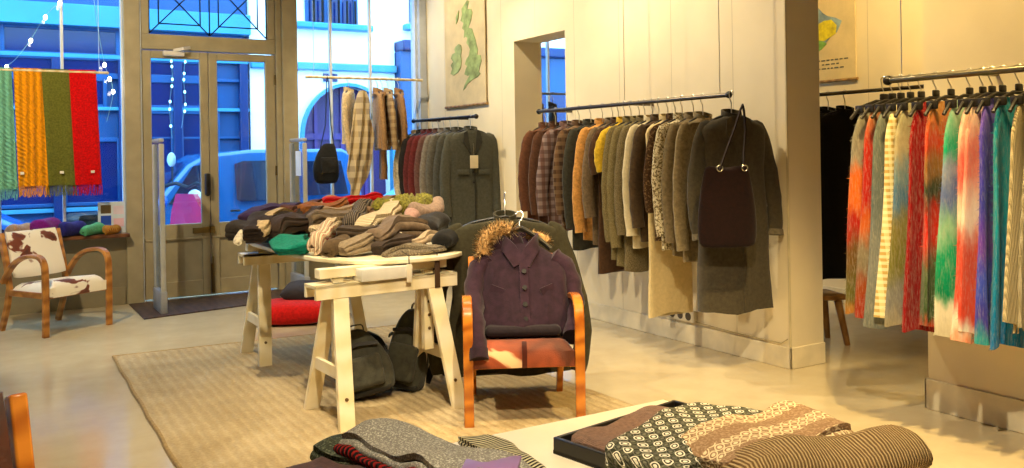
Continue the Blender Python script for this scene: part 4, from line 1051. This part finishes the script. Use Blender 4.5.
lay('dark rust scarf between the purple and chocolate scarves', (284, 224), (318, 212), cloth('#55301e'), .12, 3, .024, seed=13, amp=.02, lift=.02)
lay('bright red scarf on top at the back of the heap', (322, 214), (384, 208), knit('#c01012', 60, 'Y'), .12, 3, .026, seed=14, lift=.03)
lay('tan fluffy roll at the left end of the red scarf', (312, 216), (334, 207), fleck('#b08a68', '#d8b894', 90), .11, 3, .022, 'roll', seed=15, lift=.02)
lay('taupe scarf with lengthwise folds below the rust one', (308, 231), (356, 222), cloth('#6d5d49'), .12, 3, .022, seed=16, amp=.03, lift=.03)
lay('pale brown scarf above the taupe one, left of the dark roll', (322, 225), (366, 216), cloth('#927a5c'), .12, 3, .022, seed=17, amp=.03, lift=.03)
lay('teal green folded throw at the front left of the heap', (290, 253), (291, 241), knit('#0f7a66', 60, 'Y'), .19, 2, .03, seed=4, lift=.0)
lay('striped roll with a red inside, beside the teal throw', (312, 254), (328, 236), bands('#d8c8a8', '#9a2a16', 14, 'X', 2, '#b8a486'), .13, 3, .03, 'roll', seed=18, flat=.9)
lay('cream and pink knitted cuff above the striped roll', (316, 238), (338, 229), fleck('#c8b08c', '#e4d4b4', 120), .09, 2, .024, seed=19, lift=.03)
lay('brown rolled sock at the table front, right of the striped roll', (330, 257), (350, 240), cloth('#55442f'), .12, 3, .026, 'roll', seed=20, flat=.8)
lay('dark brown scarf band running right from the rolled sock', (338, 245), (384, 243), cloth('#433629'), .11, 3, .024, seed=21, amp=.03, lift=.03)
lay('grey brown scarf lying along the front edge of the table', (344, 257), (392, 244), cloth('#84735a'), .09, 3, .022, seed=22, amp=.02, lift=.02)
lay('dark grey scarf rolled end on in the middle of the heap', (350, 239), (368, 215), bands('#38322d', '#74685a', 26, 'X'), .13, 4, .03, 'roll', seed=23, flat=1.0, lift=.03)
lay('pale ribbed scarf lying diagonally up the heap, right of the dark roll', (366, 241), (404, 214), bands('#d2c2a0', '#a69272', 18, 'Y'), .105, 3, .026, seed=24, lift=.045)
lay('mid brown scarf behind the pale ribbed one', (362, 224), (396, 211), cloth('#6e5338'), .12, 3, .024, seed=25, amp=.03, lift=.03)
lay('pinkish brown roll right of the pale ribbed scarf', (408, 231), (416, 218), cloth('#a07c70'), .12, 3, .024, 'roll', seed=26, lift=.03)
lay('taupe rose scarf bundled at the back right of the heap', (416, 226), (442, 214), cloth('#8d7666'), .13, 3, .026, 'roll', seed=27, amp=.03, lift=.03)
lay('taupe hat folded in an arch at the front of the heap', (372, 250), (420, 238), cloth('#6e5c49'), .14, 3, .03, seed=28, amp=.05, lift=.03, name='folded_hat', cat='hat')
lay('dark brown scarf showing inside the arched taupe hat', (378, 254), (414, 244), cloth('#3a2e25'), .11, 3, .02, seed=29, lift=.005)
fl_ = lay('grey flecked mitten lying out to the front right table edge', (384, 257), (446, 248), fleck('#7a6d5a', '#a09274', 150), .10, 2, .022, seed=30, amp=.02, name='mitten', cat='mitten', taper=.2)
lay('beige scarf tip between the grey mitten and the charcoal hat', (412, 248), (440, 242), cloth('#ab9476'), .09, 2, .02, seed=31, lift=.03)
lay('charcoal felt hat on top of the grey mitten', (422, 240), (438, 228), cloth('#25211e'), .17, 3, .026, 'roll', seed=32, flat=.6, lift=.02, name='felt_hat', cat='hat')
lay('black felt hat at the right end of the table', (441, 248), (458, 238), cloth('#181614'), .16, 3, .026, 'roll', seed=33, flat=.55, lift=.0, name='felt_hat', cat='hat')
tag(put(MB().ball((0, 0, .0), .026, 16).warp(lambda p: p * (1 + .12 * noise.noise(p * 90))).build('pompom', cloth('#e6dac0')), onpile(347, 254, .015)), 'white woolly pompom at the front edge of the table', 'pompom')
tag(put(MB().ball((0, 0, .0), .018, 16).warp(lambda p: p * (1 + .12 * noise.noise(p * 90))).build('pompom', cloth('#e6dac0')), onpile(400, 245, .06)), 'small white pompom on the arched taupe hat', 'pompom')
def snood(label, loc, rz, R0, r0, col, lumps, seed):
    rnd = random.Random(seed); m = MB(); nu, nv = 72, 14
    rings = []
    for i in range(nu):
        a = 2 * PI * i / nu; q = r0 * (1 + .22 * math.cos(a * lumps + seed))
        ring = []
        for j in range(nv):
            b = 2 * PI * j / nv; w = q * (1 + .10 * math.cos(b * 5 + a * 7))
            ring.append(V(((R0 + w * math.cos(b)) * math.cos(a), (R0 + w * math.cos(b)) * math.sin(a) * .85, w * math.sin(b) * 1.0 + r0 * 1.1)))
        rings.append(ring)
    rings.append(rings[0])
    m.loft(rings, cap=False)
    o = m.build('knitted_snood', knit(col, 45, 'Y', .3)); tag(o, label, 'snood', GT); put(o, loc, rz); return o
snood('chunky olive green knitted snood on top of the heap, left of the two', onpile(391, 219, .015), 0, .07, .055, '#76712c', 9, 1)
snood('chunky yellow green knitted snood on top of the heap, right of the two', onpile(414, 218, .02), D(25), .085, .062, '#7f7a38', 11, 2)
# hanging labels
def hangtag(parent, u, v0, v1, z0, col, w=.035, h=.085):
    d_ = ray(u, v0); yy = 4.385 if u < 425 else 4.43; p = d_ * (yy / d_.y); p.z += EYE; sc_ = 175.0; dz = (v1 - v0) / sc_
    attach(MB().tube([p + V((0, .09, .015)), p, p - V((0, 0, dz - h))], .003, 5).build('tag_string', paint('#2b211b', .6)), parent)
    attach(MB().rbox((p.x, p.y, p.z - dz + h / 2), (w, .004, h), .002).build('price_tag', paint(col, .6)), parent)
hangtag(fl_, 409, 256, 281, .835, '#e6dcc4', .03, .1)
hangtag(fl_, 437, 253, 287, .835, '#4a3320', .034, .15)
tg = bpy.data.objects['rolled_scarf'] if 0 else None
# ------------------------------------------------------------------ coats over the central armchair
rz = math.radians(-29); ax = V((math.cos(rz), math.sin(rz), 0)); bk = V((-math.sin(rz), math.cos(rz), 0)); ch0 = V((2.47, 4.065, 0))
olive = cloth('#3a3626', .12)
garment('coat', 'dark olive coat hung behind the central armchair, showing either side of the purple jacket', 'coat', None, ch0 + bk * .42 + ax * -.06 + V((0, 0, 1.15)), rz, olive, L=1.04, W=.68, T=.055, sl=.82, seed=301, flare=.10, rip=.012, out=.10, fwd=.02)
pj = thing('jacket', 'dark purple cropped jacket with fur trimmed hood sitting in the central armchair', 'jacket', ch0 + bk * .17 + ax * .015 + V((0, 0, .955)), 0, None, (math.radians(-16), 0, rz))
pur = cloth('#2c1c28', .16, 25); pur2 = cloth('#33212e', .16, 25)
R = []
for z, w, t, cy in ((-.075, .075, .05, .01), (-.11, .15, .06, .0), (-.16, .225, .075, -.01), (-.25, .25, .095, -.02), (-.36, .255, .105, -.03), (-.46, .262, .115, -.04), (-.545, .27, .13, -.06), (-.575, .265, .125, -.06)):
    f = -z
    R.append([V((w * math.copysign(abs(c) ** .8, c) + .012 * math.sin(z * 33 + c * 3), cy + t * math.copysign(abs(s) ** .7, s) + .022 * f * math.sin(c * 9 + z * 12) + .018 * f * math.sin(c * 17 - z * 9),
                 z + .028 * f * math.sin(c * 8 + 1.0))) for c, s in ((math.cos(a), math.sin(a)) for a in (2 * PI * k / 44 for k in range(44)))])
MB().loft(R).warp(lambda p: p + V((noise.noise(p * 6), noise.noise(p * 6 + V((5, 0, 0))), noise.noise(p * 8 + V((0, 5, 0))) * .6)) * .022).build('body', pur, pj)
for s in (-1, 1):
    pts = smooth_path([(s * .17, 0, -.15), (s * .25, -.01, -.22), (s * .285, -.04, -.38), (s * .275, -.10, -.50), (s * .25, -.17, -.60)] if s > 0 else
                      [(-.17, 0, -.15), (-.24, -.02, -.23), (-.26, -.10, -.40), (-.25, -.23, -.55), (-.235, -.28, -.71)], 5)
    n = len(pts); Rr = []
    for i, p in enumerate(pts):
        f = i / (n - 1); r = .05 if i == 0 else .078 - .024 * f
        d = (pts[min(i + 1, n - 1)] - pts[max(0, i - 1)]).normalized(); x, y = frame_of(d, V((0, 1, 0)))
        Rr.append([p + x * (r * .8 + .006 * math.sin(i * 1.9)) * math.cos(a) + y * (r + .005 * math.sin(i * 2.7 + a)) * math.sin(a) for a in (2 * PI * q / 16 for q in range(16))])
    q = MB().loft(Rr).build('sleeve', pur2, pj)
    MB().loft([[c + (c - sum(ring, V()) / 16) * .12 for c in ring] for ring in (Rr[-3], Rr[-1])]).build('cuff', pur, q)
# stand collar, placket, buttons, pockets, waistband
for s in (-1, 1):
    MB().strap(smooth_path([(s * .012, -.10, -.20), (s * .06, -.085, -.115), (s * .095, -.03, -.06), (s * .07, .04, -.035), (0, .055, -.03)], 4), .075, .014, (0, .2, 1)).build('collar', pur2, pj)
MB().strap([(.01, -.10, -.18), (.012, -.122, -.28), (.01, -.142, -.40), (.012, -.168, -.50), (.01, -.19, -.56)], .045, .012, (1, 0, 0)).build('placket', pur2, pj)
for z, y in ((-.24, -.125), (-.33, -.142), (-.42, -.16), (-.50, -.182)): MB().cyl((.012, y + .006, z), (.012, y - .008, z), .013, 12).build('button', blk, pj)
for s in (-1, 1): MB().strap([(s * .10, -.135, -.36), (s * .17, -.118, -.33)], .05, .01, (0, -.2, 1)).build('pocket_flap', pur2, pj)
# hood lying back on the left with fur edge
hd = MB().loft([[V((-.10 + .11 * math.cos(a) * k, .03 + .07 * math.sin(a) * k, -.06 + z)) for a in (2 * PI * q / 20 for q in range(20))] for k, z in ((.9, -.05), (1.1, .0), (1.0, .04), (.7, .07), (.2, .085))]).build('hood', pur, pj)
def fur(path, r, n, cols, seed, parent):
    rnd = random.Random(seed); P = smooth_path(path, 6)
    m = MB().tube(P, [r * .75] * len(P), 10); m.build('fur_trim', cols[0], parent)
    for ci, cm in enumerate(cols):
        g = MB()
        for q in range(n):
            i = rnd.randrange(len(P) - 1); o = P[i].lerp(P[i + 1], rnd.random())
            d = V((rnd.gauss(0, 1), rnd.gauss(0, 1), rnd.gauss(0, 1) + .15)).normalized()
            sd = d.cross(V((rnd.random(), rnd.random(), 1))).normalized() * .0022
            b0 = o + d * r * .6; tip = o + d * r * rnd.uniform(1.0, 1.55) + V((rnd.uniform(-.01, .01), rnd.uniform(-.01, .01), rnd.uniform(-.015, .005)))
            g.add([b0 - sd, b0 + sd, tip], [(0, 1, 2)])
        g.build('fur_hair', cm, parent)
f1, f2, f3 = cloth('#b08a58', .2), cloth('#dcbf90', .2), cloth('#4a3620', .2)
ft = MB().tube(smooth_path([(-.21, -.05, -.13), (-.19, -.06, -.05), (-.13, -.05, .0), (-.06, -.03, .005)], 6), .034, 10).build('fur_trim', f1, hd)
rnd = random.Random(8); P = smooth_path([(-.215, -.05, -.15), (-.19, -.06, -.05), (-.13, -.05, .0), (-.05, -.03, .005)], 6)
for cm, n in ((f1, 700), (f2, 700), (f3, 500)):
    g = MB()
    for q in range(n):
        i = rnd.randrange(len(P) - 1); o = P[i].lerp(P[i + 1], rnd.random()); d = V((rnd.gauss(0, 1), rnd.gauss(0, 1), rnd.gauss(0, 1))).normalized()
        sd = d.cross(V((rnd.random(), rnd.random(), 1))).normalized() * .0024
        g.add([o + d * .028 - sd, o + d * .028 + sd, o + d * rnd.uniform(.05, .078)], [(0, 1, 2)])
    g.build('fur_hair', cm, ft)
ft2 = MB().tube(smooth_path([(.04, .05, -.01), (.11, .04, -.02), (.16, .02, -.06)], 6), .024, 10).build('fur_trim', f1, pj)
P = smooth_path([(.04, .05, -.01), (.11, .04, -.02), (.16, .02, -.06)], 6)
for cm, n in ((f1, 250), (f3, 300), (f2, 150)):
    g = MB()
    for q in range(n):
        i = rnd.randrange(len(P) - 1); o = P[i].lerp(P[i + 1], rnd.random()); d = V((rnd.gauss(0, 1), rnd.gauss(0, 1), rnd.gauss(0, 1))).normalized()
        sd = d.cross(V((rnd.random(), rnd.random(), 1))).normalized() * .0022
        g.add([o + d * .018 - sd, o + d * .018 + sd, o + d * rnd.uniform(.03, .05)], [(0, 1, 2)])
    g.build('fur_hair', cm, ft2)
h = MB().tube(smooth_path([(-.17, 0, -.10), (-.09, 0, -.03), (-.02, 0, .015), (.02, 0, .015), (.09, 0, -.03), (.17, 0, -.10)], 4), .014, 8).build('hanger', hang_m, pj)
MB().tube([(0, 0, .01), (0, 0, .06), (.015, 0, .075), (.024, 0, .095), (.012, 0, .118), (-.012, 0, .115), (-.02, 0, .098)], .0035, 6).build('hook', hook_m, h)
t = tag(MB().rbox((0, 0, .03), (.40, .36, .055), .026, seg=3).build('folded_jacket', cloth('#231c22'), None), 'black folded garment on the central armchair seat under the purple jacket', 'garment')
put(t, ch0 + V((.0, -.02, .437)) + bk * .0, rz)

# ------------------------------------------------------------------ backpacks, cushions
def backpack(label, loc, rot, W, Hh, Dp, col, seed, slump=0.0):
    t = thing('backpack', label, 'backpack', loc, 0, 'backpacks under the table', rot)
    m = cloth(col, .15, 25); R = []; rnd = random.Random(seed)
    for z, w, d in ((0, .80, .75), (.015, .95, .92), (.08, 1, 1), (.35, 1, 1.02), (.6, .93, .92), (.82, .78, .72), (.95, .55, .5), (1.0, .3, .25)):
        R.append([V((W / 2 * w * math.copysign(abs(math.cos(a)) ** .55, math.cos(a)) + slump * .5 * math.sin(z * 5), Dp / 2 * d * math.copysign(abs(math.sin(a)) ** .6, math.sin(a)) + .008 * math.sin(9 * z + 3 * a), z * Hh)) for a in (2 * PI * k / 30 for k in range(30))])
    MB().loft(R).build('body', m, t, sub=1)
    MB().rbox((0, -Dp / 2 - .02, Hh * .33), (W * .72, .055, Hh * .46), .025, seg=3).build('front_pocket', m, t)
    MB().strap([(-W * .38, -Dp / 2 - .006, Hh * .70), (0, -Dp / 2 - .012, Hh * .75), (W * .38, -Dp / 2 - .006, Hh * .70)], .02, .008, (0, 0, 1)).build('zip', blk, t)
    MB().rbox((0, 0, .02), (W * .9, Dp * .9, .05), .018).build('base_panel', paint('#15140f', .6), t)
    MB().strap(smooth_path([(-.05, Dp * .3, Hh * .93), (-.045, Dp * .28, Hh * 1.05), (.045, Dp * .28, Hh * 1.05), (.05, Dp * .3, Hh * .93)], 4), .022, .007, (0, 1, 0)).build('handle', blk, t)
    for s in (-1, 1):
        MB().strap(smooth_path([(s * W * .2, Dp * .35, Hh * .9), (s * W * .42, Dp * .75, Hh * .75), (s * W * .5, Dp * .8, Hh * .4), (s * W * .46, Dp * .45, Hh * .08)], 5), .045, .012, (1, 0, 0)).build('shoulder_strap', blk, t)
        MB().strap([(s * W * .505, -Dp * .3, Hh * .6), (s * W * .53, 0, Hh * .62), (s * W * .50, Dp * .3, Hh * .6)], .022, .006, (0, 0, 1)).build('side_strap', blk, t)
    return t
backpack('slouched dark grey green backpack leaning left under the table', (1.86, 4.72, .035), (math.radians(-16), math.radians(-12), math.radians(-18)), .30, .38, .17, '#45443a', 1, .05)
backpack('upright dark grey green backpack right of the slouched one under the table', (2.10, 4.80, .03), (math.radians(-8), math.radians(10), math.radians(-46)), .25, .46, .17, '#403f34', 2)
def cushion(label, loc, rot, w, d, h, m):
    b = bmesh.new(); bmesh.ops.create_grid(b, x_segments=18, y_segments=18, size=1)
    top = [v.co.copy() for v in b.verts]; b.free()
    k = MB()
    def f(u, v, s):
        x, y = 2 * u - 1, 2 * v - 1; e = (max(0, 1 - x ** 4) * max(0, 1 - y ** 4)) ** .45
        return V((x * w / 2 * (1 - .06 * (y * y)), y * d / 2 * (1 - .06 * x * x), h / 2 + s * h / 2 * e))
    k.grid(lambda u, v: f(u, v, 1), 18, 18); n = len(k.v); k.grid(lambda u, v: f(u, v, -1), 18, 18)
    o = k.build('floor_cushion', m); b = bmesh.new(); b.from_mesh(o.data); bmesh.ops.remove_doubles(b, verts=b.verts[:], dist=.0005); bmesh.ops.recalc_face_normals(b, faces=b.faces); b.to_mesh(o.data); b.free()
    tag(o, label, 'cushion', 'cushions on the floor behind the table'); put(o, loc, 0, rot); return o
cushion('red floor cushion on the floor beyond the far trestle', (2.22, 7.32, .0), (0, 0, math.radians(-25)), .62, .5, .19, cloth('#b31410'))
cushion('black floor cushion leaning on the red one beyond the table', (2.46, 7.42, .14), (math.radians(3), math.radians(6), math.radians(-28)), .6, .48, .15, cloth('#2a2527'))

# ------------------------------------------------------------------ foreground knits on the low table
TX, TY = 1.885, 1.995
tr = thing('tray', 'black rimmed tray on the low white table holding folded knits', 'tray', (TX, TY, LZ), math.radians(10))
bl = paint('#1c1a16', .35)
MB().box(-.30, .30, -.38, .38, 0, .012).build('base', bl, tr)
for a in ((-.30, -.285, -.38, .38), (.285, .30, -.38, .38), (-.285, .285, -.38, -.365), (-.285, .285, .365, .38)): MB().box(*a, .0, .052).build('rim', bl, tr, bevel=.003)
GF = 'folded knits in the black tray'
def L2(x, y, z): c, s = math.cos(D(10)), math.sin(D(10)); return (TX + x * c - y * s, TY + x * s + y * c, z)
Q = D(10 - 90)
zt = LZ + .0125
fold('plain mauve brown knitted scarf lying flat at the far side of the tray', L2(-.0, .20, zt), Q, knit('#7a5e50', 90, 'X', .12), .33, .55, 2, .022, GF, seed=31, amp=.006)
def along(u1, v1, u2, v2, z):
    p, q = at(u1, v1, z), at(u2, v2, z); d = q - p
    return (p + q) / 2, math.atan2(-d.x, d.y), d.length
for lab, pts, mm, w_, n_, t_, sd, am in (
        ('dark grey fair isle scarf with white diamonds in the tray', (640, 488, 734, 430, zt + .004), fairisle('#35362c', '#e8e2cc', '#55553f', 108, 0), .27, 3, .026, 32, .014),
        ('brown and cream snowflake patterned scarf overlapping the dark grey one', (700, 478, 826, 436, zt + .026), fairisle('#8c6e50', '#dcc8a0', '#a4886a', 92), .27, 3, .024, 33, .018)):
    p, r_, l_ = along(*pts)
    fold(lab, p, r_, mm, w_, l_, n_, t_, GF, seed=sd, amp=am, crease=.014, soft=.3)
p, r_, l_ = along(728, 494, 916, 466, zt + .02)
d4 = roll('tan and brown striped roll at the near right end of the tray', p, r_, bands('#b49a70', '#6f5638', 30, 'Y', .5), .10, l_, .03, .55, 4, GF, seed=34, amp=.012, soft=.3)
dr = Matrix.Rotation(r_, 3, 'Z')
attach(MB().tube(smooth_path([d4.location + dr @ V(p_) for p_ in ((.02, -l_ / 2 + .01, .05), (.03, -l_ / 2 - .02, .06), (.01, -l_ / 2 - .035, .02), (-.02, -l_ / 2 - .02, -.01), (-.03, -l_ / 2 + .005, .02))], 5), .004, 6).build('cord_loop', paint('#2b2118', .6)), d4)
GL = 'knits piled at the left of the low table'
for lab, pts, mm, w_, n_, t_, k_, am in (
        ('dark purple brown knit at the left end of the low table pile', (300, 474, 400, 504, LZ), cloth('#4a3430'), .14, 2, .02, 43, .01),
        ('dark green grey knitted scarf under the grey one on the low table', (330, 454, 480, 506, LZ), fleck('#454a3c', '#676c58', 120), .17, 2, .024, 41, .014),
        ('grey flecked scarf with red and black edging on the low table', (356, 441, 526, 498, LZ + .055), fleck('#96938a', '#b5b2a6', 160), .18, 2, .024, 42, .014),
        ('black scarf with dotted cream edge at the right of the low table pile', (474, 450, 534, 490, LZ), bands('#2d2a28', '#c8bf9c', 22, 'Y', .3), .10, 3, .016, 44, .01)):
    p, r_, l_ = along(*pts)
    q = fold(lab, p, r_, mm, w_, l_, n_, t_, GL, seed=k_, amp=am)
    if k_ == 42:
        e_ = fold('x', p - V((0, 0, .012)) + Matrix.Rotation(r_, 3, 'Z') @ V((.014, 0, 0)), r_, bands('#8a201c', '#1c1917', 24, 'DIAGONAL', .2), w_ + .012, l_ + .004, 1, .02, None, 'edging', seed=k_, amp=am)
        for key in ('label', 'category'): del e_[key]
        attach(e_, q)
bx = tag(MB().rbox((0, 0, .006), (.15, .11, .012), .003).build('booklet', paint('#86659a', .4)), 'purple booklet lying on the grey scarf at the bottom of the picture', 'booklet')
put(bx, A(492, 466, LZ + .10), D(-38))
# ------------------------------------------------------------------ lamps: ceiling spots, daylight
def spot(loc, target, power, size=75, blend=.6, col=(1, .74, .42), r=.05):
    l = bpy.data.lights.new('spot', 'SPOT'); l.energy = power; l.spot_size = math.radians(size); l.spot_blend = blend; l.color = col; l.shadow_soft_size = r
    o = bpy.data.objects.new('spot_lamp', l); C.objects.link(o); o.location = loc
    d = (V(target) - V(loc)); o.rotation_euler = d.to_track_quat('-Z', 'Y').to_euler()
    return o
WARM = (1, .82, .53)
GOLD = (1, .70, .27)
for loc, tg_, p, s, c in [
    ((3.0, 5.0, 3.75), (4.15, 4.7, .9), 150, 100, WARM),
    ((3.0, 6.6, 3.75), (4.2, 6.1, 1.0), 140, 100, WARM),
    ((2.7, 8.0, 3.75), (4.3, 8.2, 1.6), 150, 100, WARM),
    ((3.0, 3.1, 3.75), (4.2, 2.0, 1.0), 190, 62, GOLD),
    ((1.0, .8, 3.7), (1.8, 2.2, .4), 430, 80, WARM),
    ((1.2, 3.0, 3.7), (2.3, 4.3, .5), 190, 50, WARM),
    ((.7, 4.6, 3.7), (1.9, 5.4, .8), 250, 80, WARM),
    ((3.1, 2.1, 3.75), (3.15, 2.9, 0), 350, 62, GOLD),
    ((-.3, 6.0, 3.7), (.6, 8.6, 1.2), 300, 85, WARM),
    ((5.3, 3.4, 3.7), (6.5, 5.3, 2.5), 260, 80, GOLD),
]:
    spot(loc, tg_, p, s, col=c)
w = bpy.data.worlds.new('dusk sky'); S.world = w; w.use_nodes = True
nt = w.node_tree; nt.nodes.clear()
bgn = nt.nodes.new('ShaderNodeBackground'); o = nt.nodes.new('ShaderNodeOutputWorld')
bgn.inputs[0].default_value = (.40, .72, 1, 1); bgn.inputs[1].default_value = 5.4
nt.links.new(bgn.outputs[0], o.inputs[0])
for x0, x1 in ((-2.6, 1.15), (1.4, 2.56), (2.88, 4.24), (4.9, 6.6)):
    l = bpy.data.lights.new('window_portal', 'AREA'); l.shape = 'RECTANGLE'; l.size = x1 - x0; l.size_y = 3.1
    l.cycles.is_portal = True
    q = bpy.data.objects.new('window_portal', l); C.objects.link(q); q.location = ((x0 + x1) / 2, YF + .18, 2.3); q.rotation_euler = (math.radians(-90), 0, 0)
# ------------------------------------------------------------------ camera
cd_ = bpy.data.cameras.new('camera'); cam = bpy.data.objects.new('camera', cd_); C.objects.link(cam)
cd_.sensor_width = 36; cd_.sensor_fit = 'HORIZONTAL'; cd_.lens = FPX / 1024 * 36
cd_.shift_x = 0; cd_.shift_y = -(234 - PV) / 1024
roll_ = math.atan(TILT)
cam.matrix_world = Matrix.Translation((0, 0, EYE)) @ Matrix.Rotation(-TH, 4, 'Z') @ Matrix.Rotation(PI / 2, 4, 'X') @ Matrix.Rotation(-roll_, 4, 'Z')
cd_.clip_start = .05
S.camera = cam
S.view_settings.view_transform = 'Standard'; S.view_settings.look = 'None'; S.view_settings.exposure = .70; S.view_settings.gamma = 1
S.view_settings.use_curve_mapping = False
S.cycles.use_denoising = True
S.cycles.max_bounces = 8; S.cycles.diffuse_bounces = 4; S.cycles.transparent_max_bounces = 16
S.cycles.sample_clamp_indirect = 6
